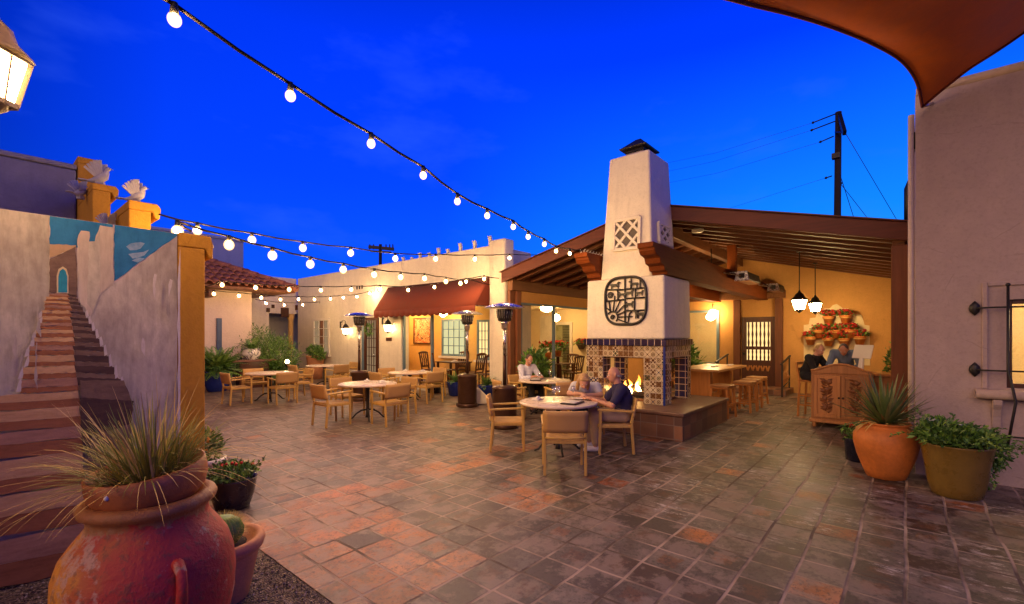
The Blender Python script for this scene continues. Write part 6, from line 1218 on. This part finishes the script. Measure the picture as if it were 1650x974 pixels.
person('fair-haired host in dark clothes sitting behind the carved cabinet', (11.6, 1.52, 0), face(-.45, -1), j, M['skin2'], DARK, DARK, mat('blonde_hair', (.46, .30, .12), .6, .3, 30), 'bun', 1.6)
j = dict(pelvis=(0, -.14, .93), chest=(0, .16, 1.27), neck=(0, .30, 1.40), head=(0, .40, 1.44), shL=(-.19, .20, 1.36), shR=(.19, .20, 1.36), elL=(-.26, .32, 1.12), elR=(.26, .32, 1.12), wrL=(-.12, .44, 1.05), wrR=(.12, .44, 1.05), hipL=(-.1, -.13, .88), hipR=(.1, -.13, .88), knL=(-.1, -.10, .48), knR=(.1, -.08, .48), anL=(-.1, -.16, .09), anR=(.1, -.14, .09), look=(0, .8, -.75))
person('host in a grey-blue shirt bending over the counter beside the white screen', (11.82, .93, 0), face(-1, .05), j, M['skin'], BLUE, DARK, mat('ash_hair', (.10, .08, .08), .7, .3, 30), 'short', 1.6)

# ---------------------------------------------------------------- sky, dusk glow, camera
w = bpy.data.worlds.new('World'); sc.world = w; w.use_nodes = True; nt = w.node_tree; bg = nt.nodes['Background']
g = nt.nodes.new('ShaderNodeTexCoord').outputs['Generated']; s_ = node(nt, 'ShaderNodeSeparateXYZ', None, Vector=g)
SUN_EL, SUN_AZ = math.radians(1.0), math.radians(0)
sky = nt.nodes.new('ShaderNodeTexSky'); sky.sky_type = 'NISHITA'; sky.sun_disc = False; sky.sun_elevation = SUN_EL; sky.sun_rotation = math.radians(200); sky.altitude = 300; sky.ozone_density = 6
el = s_.outputs[2]
blue = ramp(nt, el, [(0., (.004, .13, .98)), (.12, (.003, .085, 1.0)), (.30, (.001, .052, .96)), (.52, (.0, .034, .84)), (.68, (.0, .014, .36)), (.85, (.0, .006, .14)), (1., (.0, .004, .08))])
az = mth(nt, 'ADD', mth(nt, 'MULTIPLY', s_.outputs[0], .97), mth(nt, 'MULTIPLY', s_.outputs[1], -.22))
wst = mth(nt, 'MULTIPLY', ramp(nt, az, [(.45, 0.), (.98, 1.)]), ramp(nt, el, [(0., 1.), (.5, 0.)]))
c = mixc(nt, mth(nt, 'MULTIPLY', wst, .97), blue, (.008, .35, 1.03))
back = ramp(nt, mth(nt, 'ADD', mth(nt, 'MULTIPLY', az, .5), .5), [(0., .12), (.36, .3), (.5, .84), (.72, 1.)])      # the sky opposite the afterglow is dimmer (az < 0 clamps)
c = mixc(nt, 1., c, back, 'MULTIPLY')
cl = noise(nt, mapping(nt, g, (1.5, 1.5, 4.)), 2.3, 5, .55); c = mixc(nt, mth(nt, 'MULTIPLY', ramp(nt, cl, [(.55, 0.), (.72, 1.)]), .16), c, (.05, .16, 1.))
ns = node(nt, 'ShaderNodeMix', {'data_type': 'RGBA', 'blend_type': 'ADD'}); ns.inputs[0].default_value = .004; nt.links.new(c, ns.inputs[6]); nt.links.new(sky.outputs[0], ns.inputs[7])
nt.links.new(ns.outputs[2], bg.inputs['Color']); bg.inputs['Strength'].default_value = SKY_STRENGTH
sl = bpy.data.lights.new('afterglow', 'SUN'); so = bpy.data.objects.new('afterglow', sl); COL.objects.link(so); sl.energy = GLOW; sl.color = (1., .63, .47); sl.angle = math.radians(40)
so.rotation_euler = Vector((1., .14, -.5)).to_track_quat('-Z', 'Y').to_euler()
cd = bpy.data.cameras.new('camera'); cam = bpy.data.objects.new('camera', cd); COL.objects.link(cam); cam.location = (0, 0, H); cam.rotation_euler = (PI/2, 0, A-PI/2)
cd.sensor_width = 36; cd.lens = 36*F/1650; cd.shift_y = (HY-487)/1650; cd.clip_start = .05; cd.clip_end = 2000; sc.camera = cam
sc.view_settings.view_transform = 'Standard'; sc.view_settings.look = 'None'; sc.view_settings.exposure = EXPO; sc.view_settings.gamma = 1; sc.view_settings.use_curve_mapping = False
cy = sc.cycles; cy.use_denoising = True; cy.max_bounces = 8; cy.transparent_max_bounces = 12; cy.sample_clamp_indirect = 4.; cy.caustics_reflective = False; cy.caustics_refractive = False; cy.use_light_tree = True
for o in bpy.data.objects:
    o.update_tag()
